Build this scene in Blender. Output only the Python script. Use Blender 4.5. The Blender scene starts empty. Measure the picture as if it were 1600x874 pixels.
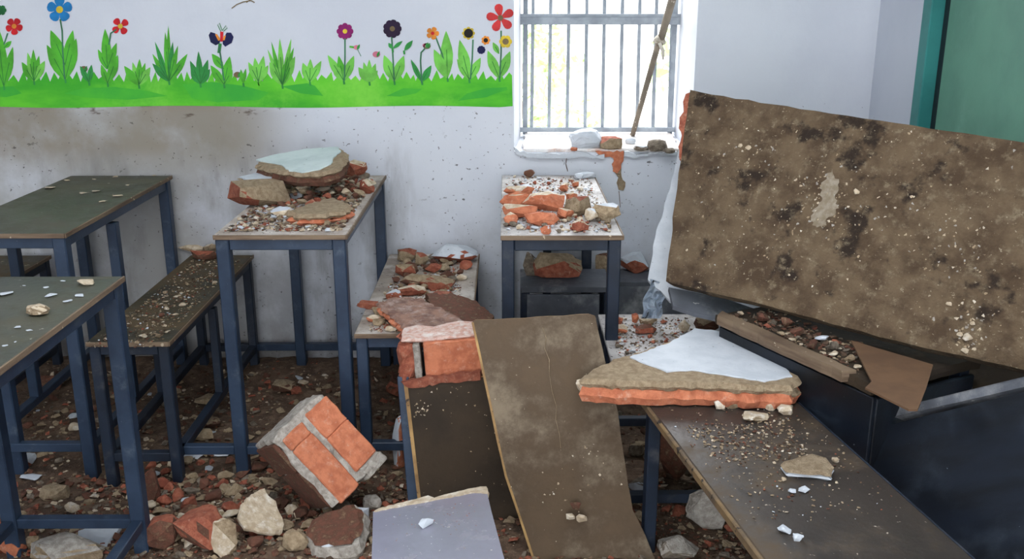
import bpy, bmesh, math, random
from mathutils import Vector, Matrix, Euler, noise

random.seed(11)
SC = bpy.context.scene
COL = SC.collection
R = math.radians

# ------------------------------------------------------------------ camera
F = 1500.0
H = 1.37            # eye height
PITCH = R(16.6)
YAW = R(-0.38)
D = 3.42            # distance of the back wall
cam_d = bpy.data.cameras.new('camera')
cam_d.sensor_width = 36.0
cam_d.lens = F / 1600 * 36.0
cam = bpy.data.objects.new('camera', cam_d)
cam.location = (0, 0, H)
cam.rotation_euler = (R(90) - PITCH, 0, YAW)
COL.objects.link(cam)
SC.camera = cam
CR = Euler((R(90) - PITCH, 0, YAW)).to_matrix()

# ------------------------------------------------------------------ light
world = bpy.data.worlds.new('overcast_sky')
SC.world = world
world.use_nodes = True
bg = world.node_tree.nodes['Background']
bg.inputs['Color'].default_value = (0.91, 0.955, 1.0, 1)
bg.inputs['Strength'].default_value = 1.0
SC.view_settings.view_transform = 'Standard'
SC.view_settings.look = 'None'
SC.view_settings.exposure = 2.35
SC.view_settings.gamma = 1.0
SC.view_settings.use_curve_mapping = False


def area_light(name, loc, rot, sx, sy, power, color):
    l = bpy.data.lights.new(name, 'AREA')
    l.shape = 'RECTANGLE'; l.size = sx; l.size_y = sy
    l.energy = power; l.color = color
    o = bpy.data.objects.new(name, l)
    o.location = loc; o.rotation_euler = rot
    COL.objects.link(o)
    return o

# daylight entering at the barred window
area_light('window_daylight', (0.33, D + 0.75, 1.75), (R(-72), 0, 0), 0.75, 0.9, 7, (0.93, 0.97, 1.0))

# ------------------------------------------------------------------ helpers
def ray(px, py):
    return (CR @ Vector(((px - 800) / F, -(py - 437) / F, -1.0)))
CAMP = Vector((0, 0, H))
def PZ(px, py, z):
    d = ray(px, py); return CAMP + d * ((z - H) / d.z)
def PY(px, py, Y):
    d = ray(px, py); return CAMP + d * (Y / d.y)
def RP(px, py, p0, n):
    d = ray(px, py); return CAMP + d * ((p0 - CAMP).dot(n) / d.dot(n))
def dep(p):
    return -((CR.transposed() @ (p - CAMP)).z)
def mpp(p):                # metres per photo pixel at a point
    return dep(p) / F

def hx(s):
    s = s.lstrip('#')
    c = [int(s[i:i + 2], 16) / 255 for i in (0, 2, 4)]
    return tuple((v / 12.92 if v <= 0.04045 else ((v + 0.055) / 1.055) ** 2.4) for v in c) + (1,)

def tag(o, label=None, cat=None, group=None, kind=None):
    if label: o['label'] = label
    if cat: o['category'] = cat
    if group: o['group'] = group
    if kind: o['kind'] = kind
    return o

def empty(name, M=None, label=None, cat=None, group=None, kind=None):
    o = bpy.data.objects.new(name, None)
    o.empty_display_size = 0.05
    COL.objects.link(o)
    if M is not None:
        o.matrix_world = M if isinstance(M, Matrix) else Matrix.Translation(M)
    return tag(o, label, cat, group, kind)

def link(name, me, parent=None, M=None):
    o = bpy.data.objects.new(name, me)
    COL.objects.link(o)
    if parent is not None: o.parent = parent
    if M is not None: o.matrix_local = M
    return o

def bm_obj(name, bm, mats, parent=None, M=None, smooth=False):
    me = bpy.data.meshes.new(name)
    bm.normal_update()
    bm.to_mesh(me); bm.free()
    for m in (mats if isinstance(mats, (list, tuple)) else [mats]):
        me.materials.append(m)
    if smooth:
        for p in me.polygons: p.use_smooth = True
    return link(name, me, parent, M)

def add_box(bm, c, s, M=None, mi=0):
    r = bmesh.ops.create_cube(bm, size=1.0)
    for v in r['verts']:
        v.co = Vector((v.co.x * s[0] + c[0], v.co.y * s[1] + c[1], v.co.z * s[2] + c[2]))
        if M is not None: v.co = M @ v.co
    for f in {f for v in r['verts'] for f in v.link_faces}: f.material_index = mi

def box(name, c, s, mat, parent=None, bevel=0.0, M=None):
    bm = bmesh.new()
    add_box(bm, c, s, M)
    if bevel:
        bmesh.ops.bevel(bm, geom=list(bm.edges), offset=bevel, segments=1, affect='EDGES')
    return bm_obj(name, bm, mat, parent)

def bar(name, a, b, w, t, mat, parent=None, up=Vector((0, 0, 1)), bevel=0.002):
    a = Vector(a); b = Vector(b)
    d = b - a; L = d.length; d.normalize()
    if abs(d.dot(up)) > 0.95: up = Vector((0, 1, 0))
    s = d.cross(up).normalized(); u = s.cross(d)
    M = Matrix((s, u, d)).transposed().to_4x4(); M.translation = (a + b) / 2
    return box(name, (0, 0, 0), (w, t, L), mat, parent, bevel, M)

# ------------------------------------------------------------------ materials
def material(name, c1, c2, scale=6, detail=6, rough=0.8, dust=None, dust_amt=0.5, dust_scale=3, speck=None,
             speck_scale=70, speck_amt=0.68, bump=0.15, bump_scale=40, vary=0.0, metallic=0.0, spec=0.4, stretch=None,
             low=0.35, high=0.65, rough_dust=None, dark=None, dark_amt=0.6, dark_scale=8, ms=1.0):
    scale *= ms; dust_scale *= ms; speck_scale *= ms; bump_scale *= ms
    m = bpy.data.materials.new(name); m.use_nodes = True
    nt = m.node_tree; N = nt.nodes; L = nt.links
    b = N['Principled BSDF']
    tc = N.new('ShaderNodeTexCoord')
    co = tc.outputs['Object']
    oi = N.new('ShaderNodeObjectInfo')
    ad = N.new('ShaderNodeVectorMath'); ad.operation = 'ADD'
    ml = N.new('ShaderNodeVectorMath'); ml.operation = 'SCALE'
    cb = N.new('ShaderNodeCombineXYZ')
    for i in range(3): L.new(oi.outputs['Random'], cb.inputs[i])
    ml.inputs['Scale'].default_value = 13.7
    L.new(cb.outputs[0], ml.inputs[0]); L.new(co, ad.inputs[0]); L.new(ml.outputs[0], ad.inputs[1])
    vec = ad.outputs[0]
    if stretch:
        mp = N.new('ShaderNodeVectorMath'); mp.operation = 'MULTIPLY'; mp.inputs[1].default_value = stretch
        L.new(vec, mp.inputs[0]); vec1 = mp.outputs[0]
    else: vec1 = vec
    def nz(sc, det=6, v=None, rg=0.6):
        n = N.new('ShaderNodeTexNoise'); n.inputs['Scale'].default_value = sc
        n.inputs['Detail'].default_value = det; n.inputs['Roughness'].default_value = rg
        L.new(v if v is not None else vec, n.inputs['Vector']); return n.outputs['Fac']
    def ramp(f, a, bb):
        r = N.new('ShaderNodeMapRange'); r.interpolation_type = 'SMOOTHSTEP'
        r.inputs['From Min'].default_value = a; r.inputs['From Max'].default_value = bb
        L.new(f, r.inputs['Value']); return r.outputs['Result']
    def mix(f, a, bcol):
        x = N.new('ShaderNodeMix'); x.data_type = 'RGBA'
        if isinstance(f, float): x.inputs['Factor'].default_value = f
        else: L.new(f, x.inputs['Factor'])
        for s, v in ((x.inputs[6], a), (x.inputs[7], bcol)):
            if isinstance(v, tuple): s.default_value = v
            else: L.new(v, s)
        return x.outputs[2]
    col = mix(ramp(nz(scale, detail, vec1), low, high), hx(c1), hx(c2))
    if dark:
        col = mix(ramp(nz(dark_scale, 8), dark_amt, dark_amt + 0.1), col, hx(dark))
    rg = None
    if dust:
        df = ramp(nz(dust_scale, 9, None, 0.7), 1 - dust_amt - 0.12, 1 - dust_amt + 0.12)
        col = mix(df, col, hx(dust))
        if rough_dust is not None: rg = df
    if speck:
        col = mix(ramp(nz(speck_scale, 3), speck_amt, speck_amt + 0.04), col, hx(speck))
    if vary:
        hs = N.new('ShaderNodeHueSaturation')
        mr = N.new('ShaderNodeMapRange'); mr.inputs['To Min'].default_value = 1 - vary; mr.inputs['To Max'].default_value = 1 + vary * 0.5
        L.new(oi.outputs['Random'], mr.inputs['Value']); L.new(mr.outputs[0], hs.inputs['Value']); L.new(col, hs.inputs['Color'])
        col = hs.outputs[0]
    if isinstance(col, tuple): b.inputs['Base Color'].default_value = col
    else: L.new(col, b.inputs['Base Color'])
    b.inputs['Roughness'].default_value = rough
    if rg is not None:
        mr = N.new('ShaderNodeMapRange'); mr.inputs['To Min'].default_value = rough; mr.inputs['To Max'].default_value = rough_dust
        L.new(rg, mr.inputs['Value']); L.new(mr.outputs[0], b.inputs['Roughness'])
    b.inputs['Metallic'].default_value = metallic
    b.inputs['Specular IOR Level'].default_value = spec
    if bump:
        bp = N.new('ShaderNodeBump'); bp.inputs['Strength'].default_value = bump; bp.inputs['Distance'].default_value = 0.01
        L.new(nz(bump_scale, 8), bp.inputs['Height']); L.new(bp.outputs[0], b.inputs['Normal'])
    return m

def flat(name, c, rough=0.85, var=0.12):
    return material(name, c, c, 8, 4, rough, bump=0.05) if not var else material(
        name, c, '#%02x%02x%02x' % tuple(int(max(0, int(c.lstrip('#')[i:i + 2], 16) * (1 - var))) for i in (0, 2, 4)), 14, 6, rough, bump=0.04)

MT = {}
MT['steel'] = material('blue_painted_steel', '#2d3c50', '#223043', 9, 6, 0.42, dust='#56616c', dust_amt=0.33, dust_scale=14, speck='#84898c', speck_scale=190, speck_amt=0.72, bump=0.06, bump_scale=60, rough_dust=0.75)
MT['steel_dark'] = material('dusty_dark_blue_steel', '#1d2838', '#161f2c', 9, 6, 0.5, dust='#47484c', dust_amt=0.36, dust_scale=12, bump=0.06, bump_scale=60, rough_dust=0.8)
MT['top_green'] = material('dusty_greenish_laminate', '#383b32', '#4a4a3c', 3, 7, 0.42, dust='#5c594a', dust_amt=0.46, dust_scale=5, speck='#a7a496', speck_scale=55, speck_amt=0.7, bump=0.1, bump_scale=60, rough_dust=0.85)
MT['top_bench'] = material('dusty_brown_green_bench', '#302e25', '#403a2b', 4, 7, 0.6, dust='#594a34', dust_amt=0.5, dust_scale=6, speck='#b0a68e', speck_scale=60, speck_amt=0.67, bump=0.25, bump_scale=50, rough_dust=0.9)
MT['top_white'] = material('laminate_under_plaster_dust', '#86807b', '#a8a29e', 5, 8, 0.7, dust='#bdb8b4', dust_amt=0.5, dust_scale=9, speck='#3c3836', speck_scale=85, speck_amt=0.62, bump=0.35, bump_scale=70)
MT['top_dust'] = material('laminate_under_brown_dust', '#8a7d72', '#aea296', 5, 8, 0.75, dust='#c6beb6', dust_amt=0.45, dust_scale=9, speck='#3c342c', speck_scale=85, speck_amt=0.64, bump=0.35, bump_scale=70)
MT['wood'] = material('pale_wood_edge', '#7e6a55', '#5d4a3a', 5, 6, 0.7, stretch=(1, 1, 9), bump=0.2, speck='#b5a48c', speck_scale=40, speck_amt=0.66)
MT['wood_light'] = material('bare_plywood_edge', '#b08c58', '#7d5f3b', 9, 6, 0.7, bump=0.3, speck='#3c2d20', speck_scale=30, speck_amt=0.64)
MT['wood_edge2'] = material('worn_wood_edge', '#7d6442', '#5b4c3c', 12, 7, 0.8, bump=0.3, speck='#2c221a', speck_scale=45, speck_amt=0.6)
MT['brick'] = material('broken_red_brick', '#a8634a', '#8a4835', 14, 8, 0.9, dust='#b98a72', dust_amt=0.36, dust_scale=18, speck='#5b3222', speck_scale=90, speck_amt=0.69, bump=0.5, bump_scale=60, vary=0.25, ms=4)
MT['brick_clean'] = material('fresh_orange_brick', '#cb7d5a', '#b06547', 10, 8, 0.9, dust='#cf9f86', dust_amt=0.36, dust_scale=14, speck='#6b3a28', speck_scale=90, speck_amt=0.72, bump=0.35, bump_scale=70, vary=0.08, ms=4)
MT['brick_brown'] = material('dirty_shaded_brown_brick', '#704838', '#523629', 14, 8, 0.95, dust='#8c7358', dust_amt=0.38, dust_scale=14, bump=0.5, bump_scale=60, vary=0.3, ms=4)
MT['mortar'] = material('grey_mortar', '#b9b1a6', '#978e83', 16, 8, 0.95, speck='#6b6258', speck_scale=70, speck_amt=0.66, bump=0.6, bump_scale=60, vary=0.2, ms=4)
MT['tan'] = material('tan_plaster_core', '#9a8468', '#b8a284', 18, 9, 0.95, dust='#85714f', dust_amt=0.36, dust_scale=22, bump=0.8, bump_scale=70, vary=0.22, ms=4)
MT['cream'] = material('cream_plaster', '#cdbca2', '#b29d82', 14, 8, 0.9, dust='#e6dfd2', dust_amt=0.4, dust_scale=10, bump=0.35, bump_scale=60, vary=0.12, ms=4)
MT['white'] = material('white_painted_plaster', '#c8ccd1', '#bcc1c7', 10, 6, 0.75, speck='#4f4a45', speck_scale=45, speck_amt=0.70, bump=0.12, bump_scale=50, vary=0.06, ms=2)
MT['mint'] = material('pale_mint_painted_plaster', '#cdd8d5', '#b7c4c2', 8, 6, 0.7, speck='#6c706c', speck_scale=40, speck_amt=0.71, bump=0.12, bump_scale=50)
MT['grey'] = material('grey_rubble', '#8a7d6d', '#665a4d', 16, 8, 0.95, bump=0.6, bump_scale=60, vary=0.3, ms=4)
MT['soil'] = material('dark_floor_dirt', '#4a392d', '#66503f', 11, 9, 0.97, dust='#7d6652', dust_amt=0.44, dust_scale=24, speck='#a08d78', speck_scale=75, speck_amt=0.66, bump=1.0, bump_scale=45)
MT['slab'] = material('dirty_brown_concrete', '#6b5943', '#4a3928', 12, 14, 0.92, dust='#83745d', dust_amt=0.37, dust_scale=38, speck='#998b74', speck_scale=110, speck_amt=0.66, bump=0.9, bump_scale=55, dark='#2b1f15', dark_amt=0.55, dark_scale=11)
MT['board'] = material('dusty_brown_plywood', '#5a4936', '#413224', 6, 11, 0.8, dust='#7d6e5a', dust_amt=0.44, dust_scale=6, speck='#b6a78f', speck_scale=95, speck_amt=0.715, bump=0.2, bump_scale=80)
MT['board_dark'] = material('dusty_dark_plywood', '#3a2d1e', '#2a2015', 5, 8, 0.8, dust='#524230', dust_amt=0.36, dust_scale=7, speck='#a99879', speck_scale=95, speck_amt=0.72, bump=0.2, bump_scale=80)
MT['gloss'] = material('glossy_grey_laminate', '#8b8a98', '#807e8c', 4, 6, 0.24, dust='#908c96', dust_amt=0.34, dust_scale=14, speck='#c0bcb8', speck_scale=80, speck_amt=0.69, bump=0.06, bump_scale=60, rough_dust=0.42, spec=1.0)
MT['bench_top'] = material('worn_brown_laminate', '#3d3631', '#302b28', 5, 8, 0.38, dust='#52422f', dust_amt=0.42, dust_scale=4, speck='#b6a999', speck_scale=75, speck_amt=0.685, bump=0.12, bump_scale=70, rough_dust=0.85, spec=0.5)
MT['panel_dark'] = material('scuffed_dark_blue_panel', '#161c26', '#0f1217', 4, 8, 0.36, dust='#28303a', dust_amt=0.4, dust_scale=5, stretch=(1, 5, 1), speck='#7d838b', speck_scale=60, speck_amt=0.74, bump=0.08, bump_scale=60, rough_dust=0.6)
MT['card'] = material('brown_cardboard', '#6b4f37', '#5d4430', 10, 5, 0.85, bump=0.05)
MT['greygrey'] = material('dusty_grey_board', '#5a5d64', '#484a4f', 6, 8, 0.7, dust='#8b8b8b', dust_amt=0.4, dust_scale=9, speck='#b5b2ad', speck_scale=40, speck_amt=0.7, bump=0.15)
MT['grille'] = material('grey_painted_grille', '#878e96', '#9fa6ad', 20, 5, 0.6, bump=0.1)
MT['patch'] = material('bare_concrete_patch', '#9c907f', '#82745f', 18, 9, 0.92, bump=0.5, ms=3)
MT['pinkdust'] = material('pinkish_brick_dust', '#c0917f', '#d4b9ad', 18, 8, 0.95, dust='#d8d0c8', dust_amt=0.42, dust_scale=12, bump=0.5, ms=4)
MT['pinkgrey'] = material('pinkish_grey_brick_face', '#93705f', '#6f5247', 10, 9, 0.9, dust='#a8948a', dust_amt=0.42, dust_scale=9, bump=0.5, ms=3)
MT['bamboo'] = material('weathered_pole', '#8c8070', '#6a5f52', 10, 7, 0.8, speck='#cfc4b3', speck_scale=30, speck_amt=0.62, bump=0.3)
MT['cloth'] = material('dirty_white_cloth', '#cfc8ba', '#a89f8f', 20, 6, 0.95, bump=0.3)
MT['plastic'] = material('crumpled_white_plastic', '#c9d3de', '#9aa8b8', 12, 6, 0.3, speck='#2c3138', speck_scale=26, speck_amt=0.58, bump=0.3, spec=0.6)
MT['teal'] = material('teal_frame_paint', '#2f7d78', '#27706c', 8, 5, 0.5, bump=0.05)
MT['green'] = material('green_door_paint', '#568a73', '#4a7d69', 4, 7, 0.55, speck='#a8c2b4', speck_scale=50, speck_amt=0.75, bump=0.06, dust='#6b9b86', dust_amt=0.38, dust_scale=3)
MT['gap'] = material('dark_gap_shade', '#10282c', '#0d2024', 8, 3, 0.8, bump=0)
MT['ground_out'] = material('glare_white_ground', '#e4e0d6', '#d6d0c2', 0.8, 6, 0.95, bump=0.2)  # whitened so the ground burns out as if in full sun
MT['leaf_out'] = material('glare_pale_leaves', '#cfe6ae', '#b9d992', 3, 5, 0.7, bump=0, vary=0.2)  # lightened to carry the outdoor glare in the leaf colour
MT['stem_out'] = material('bush_stem', '#6b5138', '#57422e', 6, 5, 0.9)
MT['wirebrown'] = MT['brick_brown']

# ------------------------------------------------------------------ wall paint with stains
def wall_material():
    m = bpy.data.materials.new('stained_white_wall_paint'); m.use_nodes = True
    nt = m.node_tree; N = nt.nodes; L = nt.links; b = N['Principled BSDF']
    tc = N.new('ShaderNodeTexCoord'); co = tc.outputs['Object']
    sx = N.new('ShaderNodeSeparateXYZ'); L.new(co, sx.inputs[0])
    def nz(sc, det=7, rg=0.65, st=None):
        n = N.new('ShaderNodeTexNoise'); n.inputs['Scale'].default_value = sc; n.inputs['Detail'].default_value = det
        n.inputs['Roughness'].default_value = rg
        if st:
            q = N.new('ShaderNodeVectorMath'); q.operation = 'MULTIPLY'; q.inputs[1].default_value = st
            L.new(co, q.inputs[0]); L.new(q.outputs[0], n.inputs['Vector'])
        else: L.new(co, n.inputs['Vector'])
        return n.outputs['Fac']
    def ramp(f, a, bb, lo=0.0, hi=1.0):
        r = N.new('ShaderNodeMapRange'); r.interpolation_type = 'SMOOTHSTEP'
        r.inputs['From Min'].default_value = a; r.inputs['From Max'].default_value = bb
        r.inputs['To Min'].default_value = lo; r.inputs['To Max'].default_value = hi
        L.new(f, r.inputs['Value']); return r.outputs['Result']
    def mul(*fs):
        o = fs[0]
        for f in fs[1:]:
            q = N.new('ShaderNodeMath'); q.operation = 'MULTIPLY'; L.new(o, q.inputs[0])
            if isinstance(f, float): q.inputs[1].default_value = f
            else: L.new(f, q.inputs[1])
            o = q.outputs[0]
        return o
    def mix(f, a, c):
        x = N.new('ShaderNodeMix'); x.data_type = 'RGBA'; L.new(f, x.inputs['Factor'])
        for s, v in ((x.inputs[6], a), (x.inputs[7], c)):
            if isinstance(v, tuple): s.default_value = v
            else: L.new(v, s)
        return x.outputs[2]
    X, Z = sx.outputs['X'], sx.outputs['Z']
    col = mix(ramp(nz(1.6), 0.35, 0.65), hx('#cfd2d8'), hx('#c6c9d1'))
    # splashed brown mud left of the window, below the mural
    band = mul(ramp(X, -0.72, -1.02), ramp(Z, 0.72, 0.86), ramp(Z, 1.04, 0.995))
    col = mix(mul(band, ramp(nz(2.6), 0.22, 0.55), 0.85), col, hx('#7d6a4c'))
    left = mul(ramp(X, -0.55, -1.1), ramp(Z, 1.01, 0.96), ramp(nz(2.2), 0.22, 0.6), 0.75)
    col = mix(left, col, hx('#8d887d'))
    smear = mul(ramp(X, -0.2, -0.5), ramp(Z, 0.92, 0.75), ramp(nz(5.5, 7, 0.6, (1, 1, 0.28)), 0.5, 0.66), 0.6)
    col = mix(smear, col, hx('#77736e'))
    low = mul(ramp(Z, 0.8, 0.15), ramp(nz(3.6, 9), 0.40, 0.60), 0.7)
    col = mix(low, col, hx('#8f8d8c'))
    wall_foot = mul(ramp(Z, 0.22, 0.02), ramp(nz(4.0, 8), 0.35, 0.6), 0.7)  # patchy, browner towards the floor
    col = mix(wall_foot, col, hx('#6d6258'))
    # black mould specks and scuffs
    sp = mul(ramp(nz(34, 4, 0.55, (1, 1, 1.6)), 0.655, 0.70), ramp(Z, 1.02, 0.98), ramp(nz(2.3, 3), 0.42, 0.6))
    col = mix(mul(sp, 0.85), col, hx('#3a332e'))
    sp2 = mul(ramp(nz(70, 2), 0.70, 0.73), ramp(Z, 1.02, 0.97))
    col = mix(mul(sp2, 0.7), col, hx('#4a423c'))
    streak = mul(ramp(nz(9, 6, 0.6, (1, 1, 3.0)), 0.58, 0.66), ramp(X, -0.5, -0.9), ramp(Z, 0.93, 0.96), ramp(Z, 1.03, 1.0))
    col = mix(mul(streak, 0.8), col, hx('#4d3d2f'))
    L.new(col, b.inputs['Base Color'])
    b.inputs['Roughness'].default_value = 0.75
    bp = N.new('ShaderNodeBump'); bp.inputs['Strength'].default_value = 0.18; bp.inputs['Distance'].default_value = 0.01
    L.new(nz(14, 8), bp.inputs['Height']); L.new(bp.outputs[0], b.inputs['Normal'])
    return m
MT['wall'] = wall_material()
MT['wall_plain'] = material('plain_bluish_wall_paint', '#cdd1d9', '#c5cad3', 2, 6, 0.75, speck='#5a534e', speck_scale=40, speck_amt=0.76, bump=0.12, bump_scale=18)

# ================================================================== SETTING
CX = PY(1366, 100, D).x         # inner corner, right
LX = -3.0
FY = -3.2
# window hole (front and back rectangles)
wl, wr = PY(803, 150, D).x, PY(1085, 120, D).x
zs = PY(900, 238, D).z
TB = 0.30                        # wall thickness
wlb, wrb = PY(816, 150, D + TB).x, PY(1051, 120, D + TB).x
zsb = PY(900, 206, D + TB).z
ZT, ZW = 2.9, 2.0
bm = bmesh.new()
def ring(x0, x1, z0, z1, y):
    return [bm.verts.new((x0, y, z0)), bm.verts.new((x1, y, z0)), bm.verts.new((x1, y, z1)), bm.verts.new((x0, y, z1))]
a = ring(LX, CX, 0, ZT, D); b_ = ring(wl, wr, zs, ZW, D)
c = ring(wlb, wrb, zsb, ZW, D + TB); d = ring(LX, CX, 0, ZT, D + TB)
for p, q in ((a, b_), (b_, c), (c, d)):
    for i in range(4):
        j = (i + 1) % 4
        bm.faces.new((p[i], p[j], q[j], q[i]))
for i in range(4):
    j = (i + 1) % 4
    bm.faces.new((d[i], d[j], a[j], a[i]))
bmesh.ops.recalc_face_normals(bm, faces=bm.faces)
wall_back = tag(bm_obj('wall_back', bm, MT['wall']), kind='structure')

wall_right = tag(box('wall_right', (CX + 0.12, (FY + D) / 2, 1.45), (0.24, D - FY, 2.9), MT['wall_plain']), kind='structure')
wall_left = tag(box('wall_left', (LX - 0.1, (FY + D) / 2, 1.45), (0.2, D - FY, 2.9), MT['wall_plain']), kind='structure')
# ceiling: out of view, with a hole added to let sky light onto the rubble
bm = bmesh.new()
HX0, HX1, HY0, HY1 = -1.3, 1.0, -0.4, 1.7
for (x0, x1, y0, y1) in ((LX, CX, HY1, D), (LX, CX, FY, HY0), (LX, HX0, HY0, HY1), (HX1, CX, HY0, HY1)):
    add_box(bm, ((x0 + x1) / 2, (y0 + y1) / 2, 2.95), (x1 - x0, y1 - y0, 0.1))
tag(bm_obj('ceiling', bm, MT['wall_plain']), kind='structure')

# floor with lumpy dirt
def gz(x, y):
    n = noise.noise(Vector((x * 3.1, y * 3.1, 0.3))) * 0.5 + noise.noise(Vector((x * 8, y * 8, 4))) * 0.25
    heap = 0.05 * math.exp(-((x + 0.55) ** 2 / 0.5 + (y - 1.95) ** 2 / 0.25)) + 0.03 * math.exp(-((x - 0.4) ** 2 / 0.3 + (y - 1.9) ** 2 / 0.3))
    edge = 0.035 * math.exp(-((y - D) ** 2) / 0.05)
    return 0.015 + 0.018 * n + heap + edge
floor = tag(box('floor', ((LX + CX) / 2, (FY + D) / 2 + 0.1, -0.06), (CX - LX + 0.4, D - FY + 0.6, 0.12), MT['soil']), kind='structure')
bm = bmesh.new()
nx, ny = 110, 75
X0, X1, Y0, Y1 = -2.3, CX - 0.01, 1.3, D - 0.005
g = [[bm.verts.new((X0 + (X1 - X0) * i / nx, Y0 + (Y1 - Y0) * j / ny, gz(X0 + (X1 - X0) * i / nx, Y0 + (Y1 - Y0) * j / ny) + random.uniform(-.004, .004))) for i in range(nx + 1)] for j in range(ny + 1)]
for j in range(ny):
    for i in range(nx):
        bm.faces.new((g[j][i], g[j][i + 1], g[j + 1][i + 1], g[j + 1][i]))
tag(bm_obj('floor_dirt', bm, MT['soil'], smooth=True), 'layer of dark dirt and crushed brick covering the classroom floor', 'dirt', kind='stuff')

# window grille
win = empty('window_1', Vector(((wlb + wrb) / 2, D + 0.24, zsb)), kind='structure')
def wpart(name, a, b, w, t, mat):
    o = win.location
    return bar(name, Vector(a) - o, Vector(b) - o, w, t, mat, win)
GY = D + 0.24
ztop = 1.95
for px, pt in ((830.5, 832.5), (857.6, 860), (886, 888.5), (914, 916.5), (941, 944), (968.6, 972), (995, 999), (1020, 1025), (1045, 1050)):
    p0 = PY(px, 200, GY); p1 = PY(pt, 40, GY)
    dd = (p1 - p0) / (p1.z - p0.z)
    wpart('bar', p0, p0 + dd * (ztop - p0.z), 0.0085, 0.0085, MT['grille'])
for ya, wv in ((32.5, 0.028), (24, 0.012), (202, 0.018)):
    z = PY(930, ya, GY).z
    wpart('rail', (wlb - 0.02, GY - 0.012, z), (wrb + 0.02, GY - 0.012, z), 0.008, wv, MT['grille'])
for xx in (wlb + 0.01, wrb - 0.012):
    wpart('frame', (xx, GY, zsb), (xx, GY, ztop), 0.014, 0.014, MT['grille'])
wpart('frame', (wlb, GY, ztop), (wrb, GY, ztop), 0.02, 0.02, MT['grille'])

# door in the right wall
yd = RP(1462, 40, Vector((CX, 0, 0)), Vector((1, 0, 0))).y
ydr = RP(1470, 40, Vector((CX, 0, 0)), Vector((1, 0, 0))).y
door = empty('door_1', Vector((CX, yd, 0)), kind='structure')
def dpart(name, c, s, mat): return box(name, c, s, mat, door, 0.003)
dpart('door_frame', (-0.02, -0.03, 1.1), (0.05, 0.06, 2.2), MT['teal'])
dpart('door_frame', (-0.02, -1.07, 1.1), (0.05, 0.06, 2.2), MT['teal'])
dpart('door_frame', (-0.02, -0.55, 2.17), (0.05, 1.0, 0.06), MT['teal'])
dpart('door_gap_shade', (-0.0035, -0.55, 1.07), (0.006, 0.98, 2.14), MT['gap'])  # dark sheet painted as the shade between frame and leaf
dpart('door_leaf', (-0.009, -0.565, 1.06), (0.008, 0.915, 2.1), MT['green'])

# ------------------------------------------------------------------ mural (flat paint on the wall)
PAINT = {k: flat('mural_paint_' + k, v, 0.8, 0.18) for k, v in dict(
    leaf='#55b532', leaf_light='#79cc52', leaf_dark='#359645', stem='#3f7d55', red='#cf1f28', red_big='#d83c3c', blue='#2186c8', yellow='#e0c23a',
    navy='#171a4a', orange='#e98f33', magenta='#8c1a66', plum='#2a1734', black='#1d1712', pink='#dd7c92', bud='#7d6a4a', dgreen='#1f6a35', vein='#2b7a34').items()}
PAINT['grass'] = material('mural_paint_grass', '#62c52c', '#3aa327', 2.2, 7, 0.8, bump=0.03, dust='#7bd043', dust_amt=0.42, dust_scale=2.6, stretch=(1, 1, 3))
PAINT['grass_dark'] = material('mural_paint_dark_grass', '#36a235', '#4ab431', 5, 7, 0.8, bump=0.03)
LAY = [0]
def wp(px, py, off):
    p = PY(px, py, D - 0.0006 - off); return p
def poly_part(name, polys):
    """polys: list of (points in photo pixels of the painted wall, paint)."""
    bm = bmesh.new(); mats = []
    for pts, pm in polys:
        LAY[0] += 1
        off = 0.00004 * (LAY[0] % 60) + 0.0004
        m = PAINT[pm]
        if m not in mats: mats.append(m)
        vs = [bm.verts.new(wp(x, y, off)) for x, y in pts]
        f = bm.faces.new(vs); f.normal_update()
        if f.normal.y > 0: f.normal_flip()
        f.material_index = mats.index(m)
    bmesh.ops.triangulate(bm, faces=list(bm.faces))
    return bm_obj(name, bm, mats, wall_back)
def leaf(bx, by, tx, ty, w, k=0.45):
    dx, dy = tx - bx, ty - by; L = math.hypot(dx, dy); ux, uy = dx / L, dy / L; nx_, ny_ = -uy, ux
    out = []
    prof = [(0, 0.12), (0.15, 0.55), (0.32, 0.9), (k + 0.05, 1.0), (0.65, 0.85), (0.82, 0.5), (0.93, 0.22)]
    for t, s in prof: out.append((bx + dx * t + nx_ * w * s / 2, by + dy * t + ny_ * w * s / 2))
    out.append((tx, ty))
    for t, s in reversed(prof): out.append((bx + dx * t - nx_ * w * s / 2, by + dy * t - ny_ * w * s / 2))
    return out
def line(pts, w):
    out, back = [], []
    for i, (x, y) in enumerate(pts):
        a = pts[max(0, i - 1)]; b = pts[min(len(pts) - 1, i + 1)]
        L = math.hypot(b[0] - a[0], b[1] - a[1]) or 1
        nx_, ny_ = -(b[1] - a[1]) / L, (b[0] - a[0]) / L
        out.append((x + nx_ * w / 2, y + ny_ * w / 2)); back.append((x - nx_ * w / 2, y - ny_ * w / 2))
    return out + back[::-1]
def disc(cx, cy, r, ry=None, n=14): 
    ry = ry or r
    return [(cx + r * math.cos(2 * math.pi * i / n), cy + ry * math.sin(2 * math.pi * i / n)) for i in range(n)]
def flower(cx, cy, r, n, col, centre, rot=0.0, fat=0.95, cr=0.28):
    ps = []
    for i in range(n):
        a = rot + 2 * math.pi * i / n
        ps.append(([(x, y) for x, y in leaf(cx, cy, cx + r * math.cos(a), cy + r * math.sin(a), r * fat, 0.6)][:0] or petal(cx, cy, r, a, fat), col))
    ps.append((disc(cx, cy, r * cr), centre))
    return poly_part('painted_flower', ps)
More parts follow.
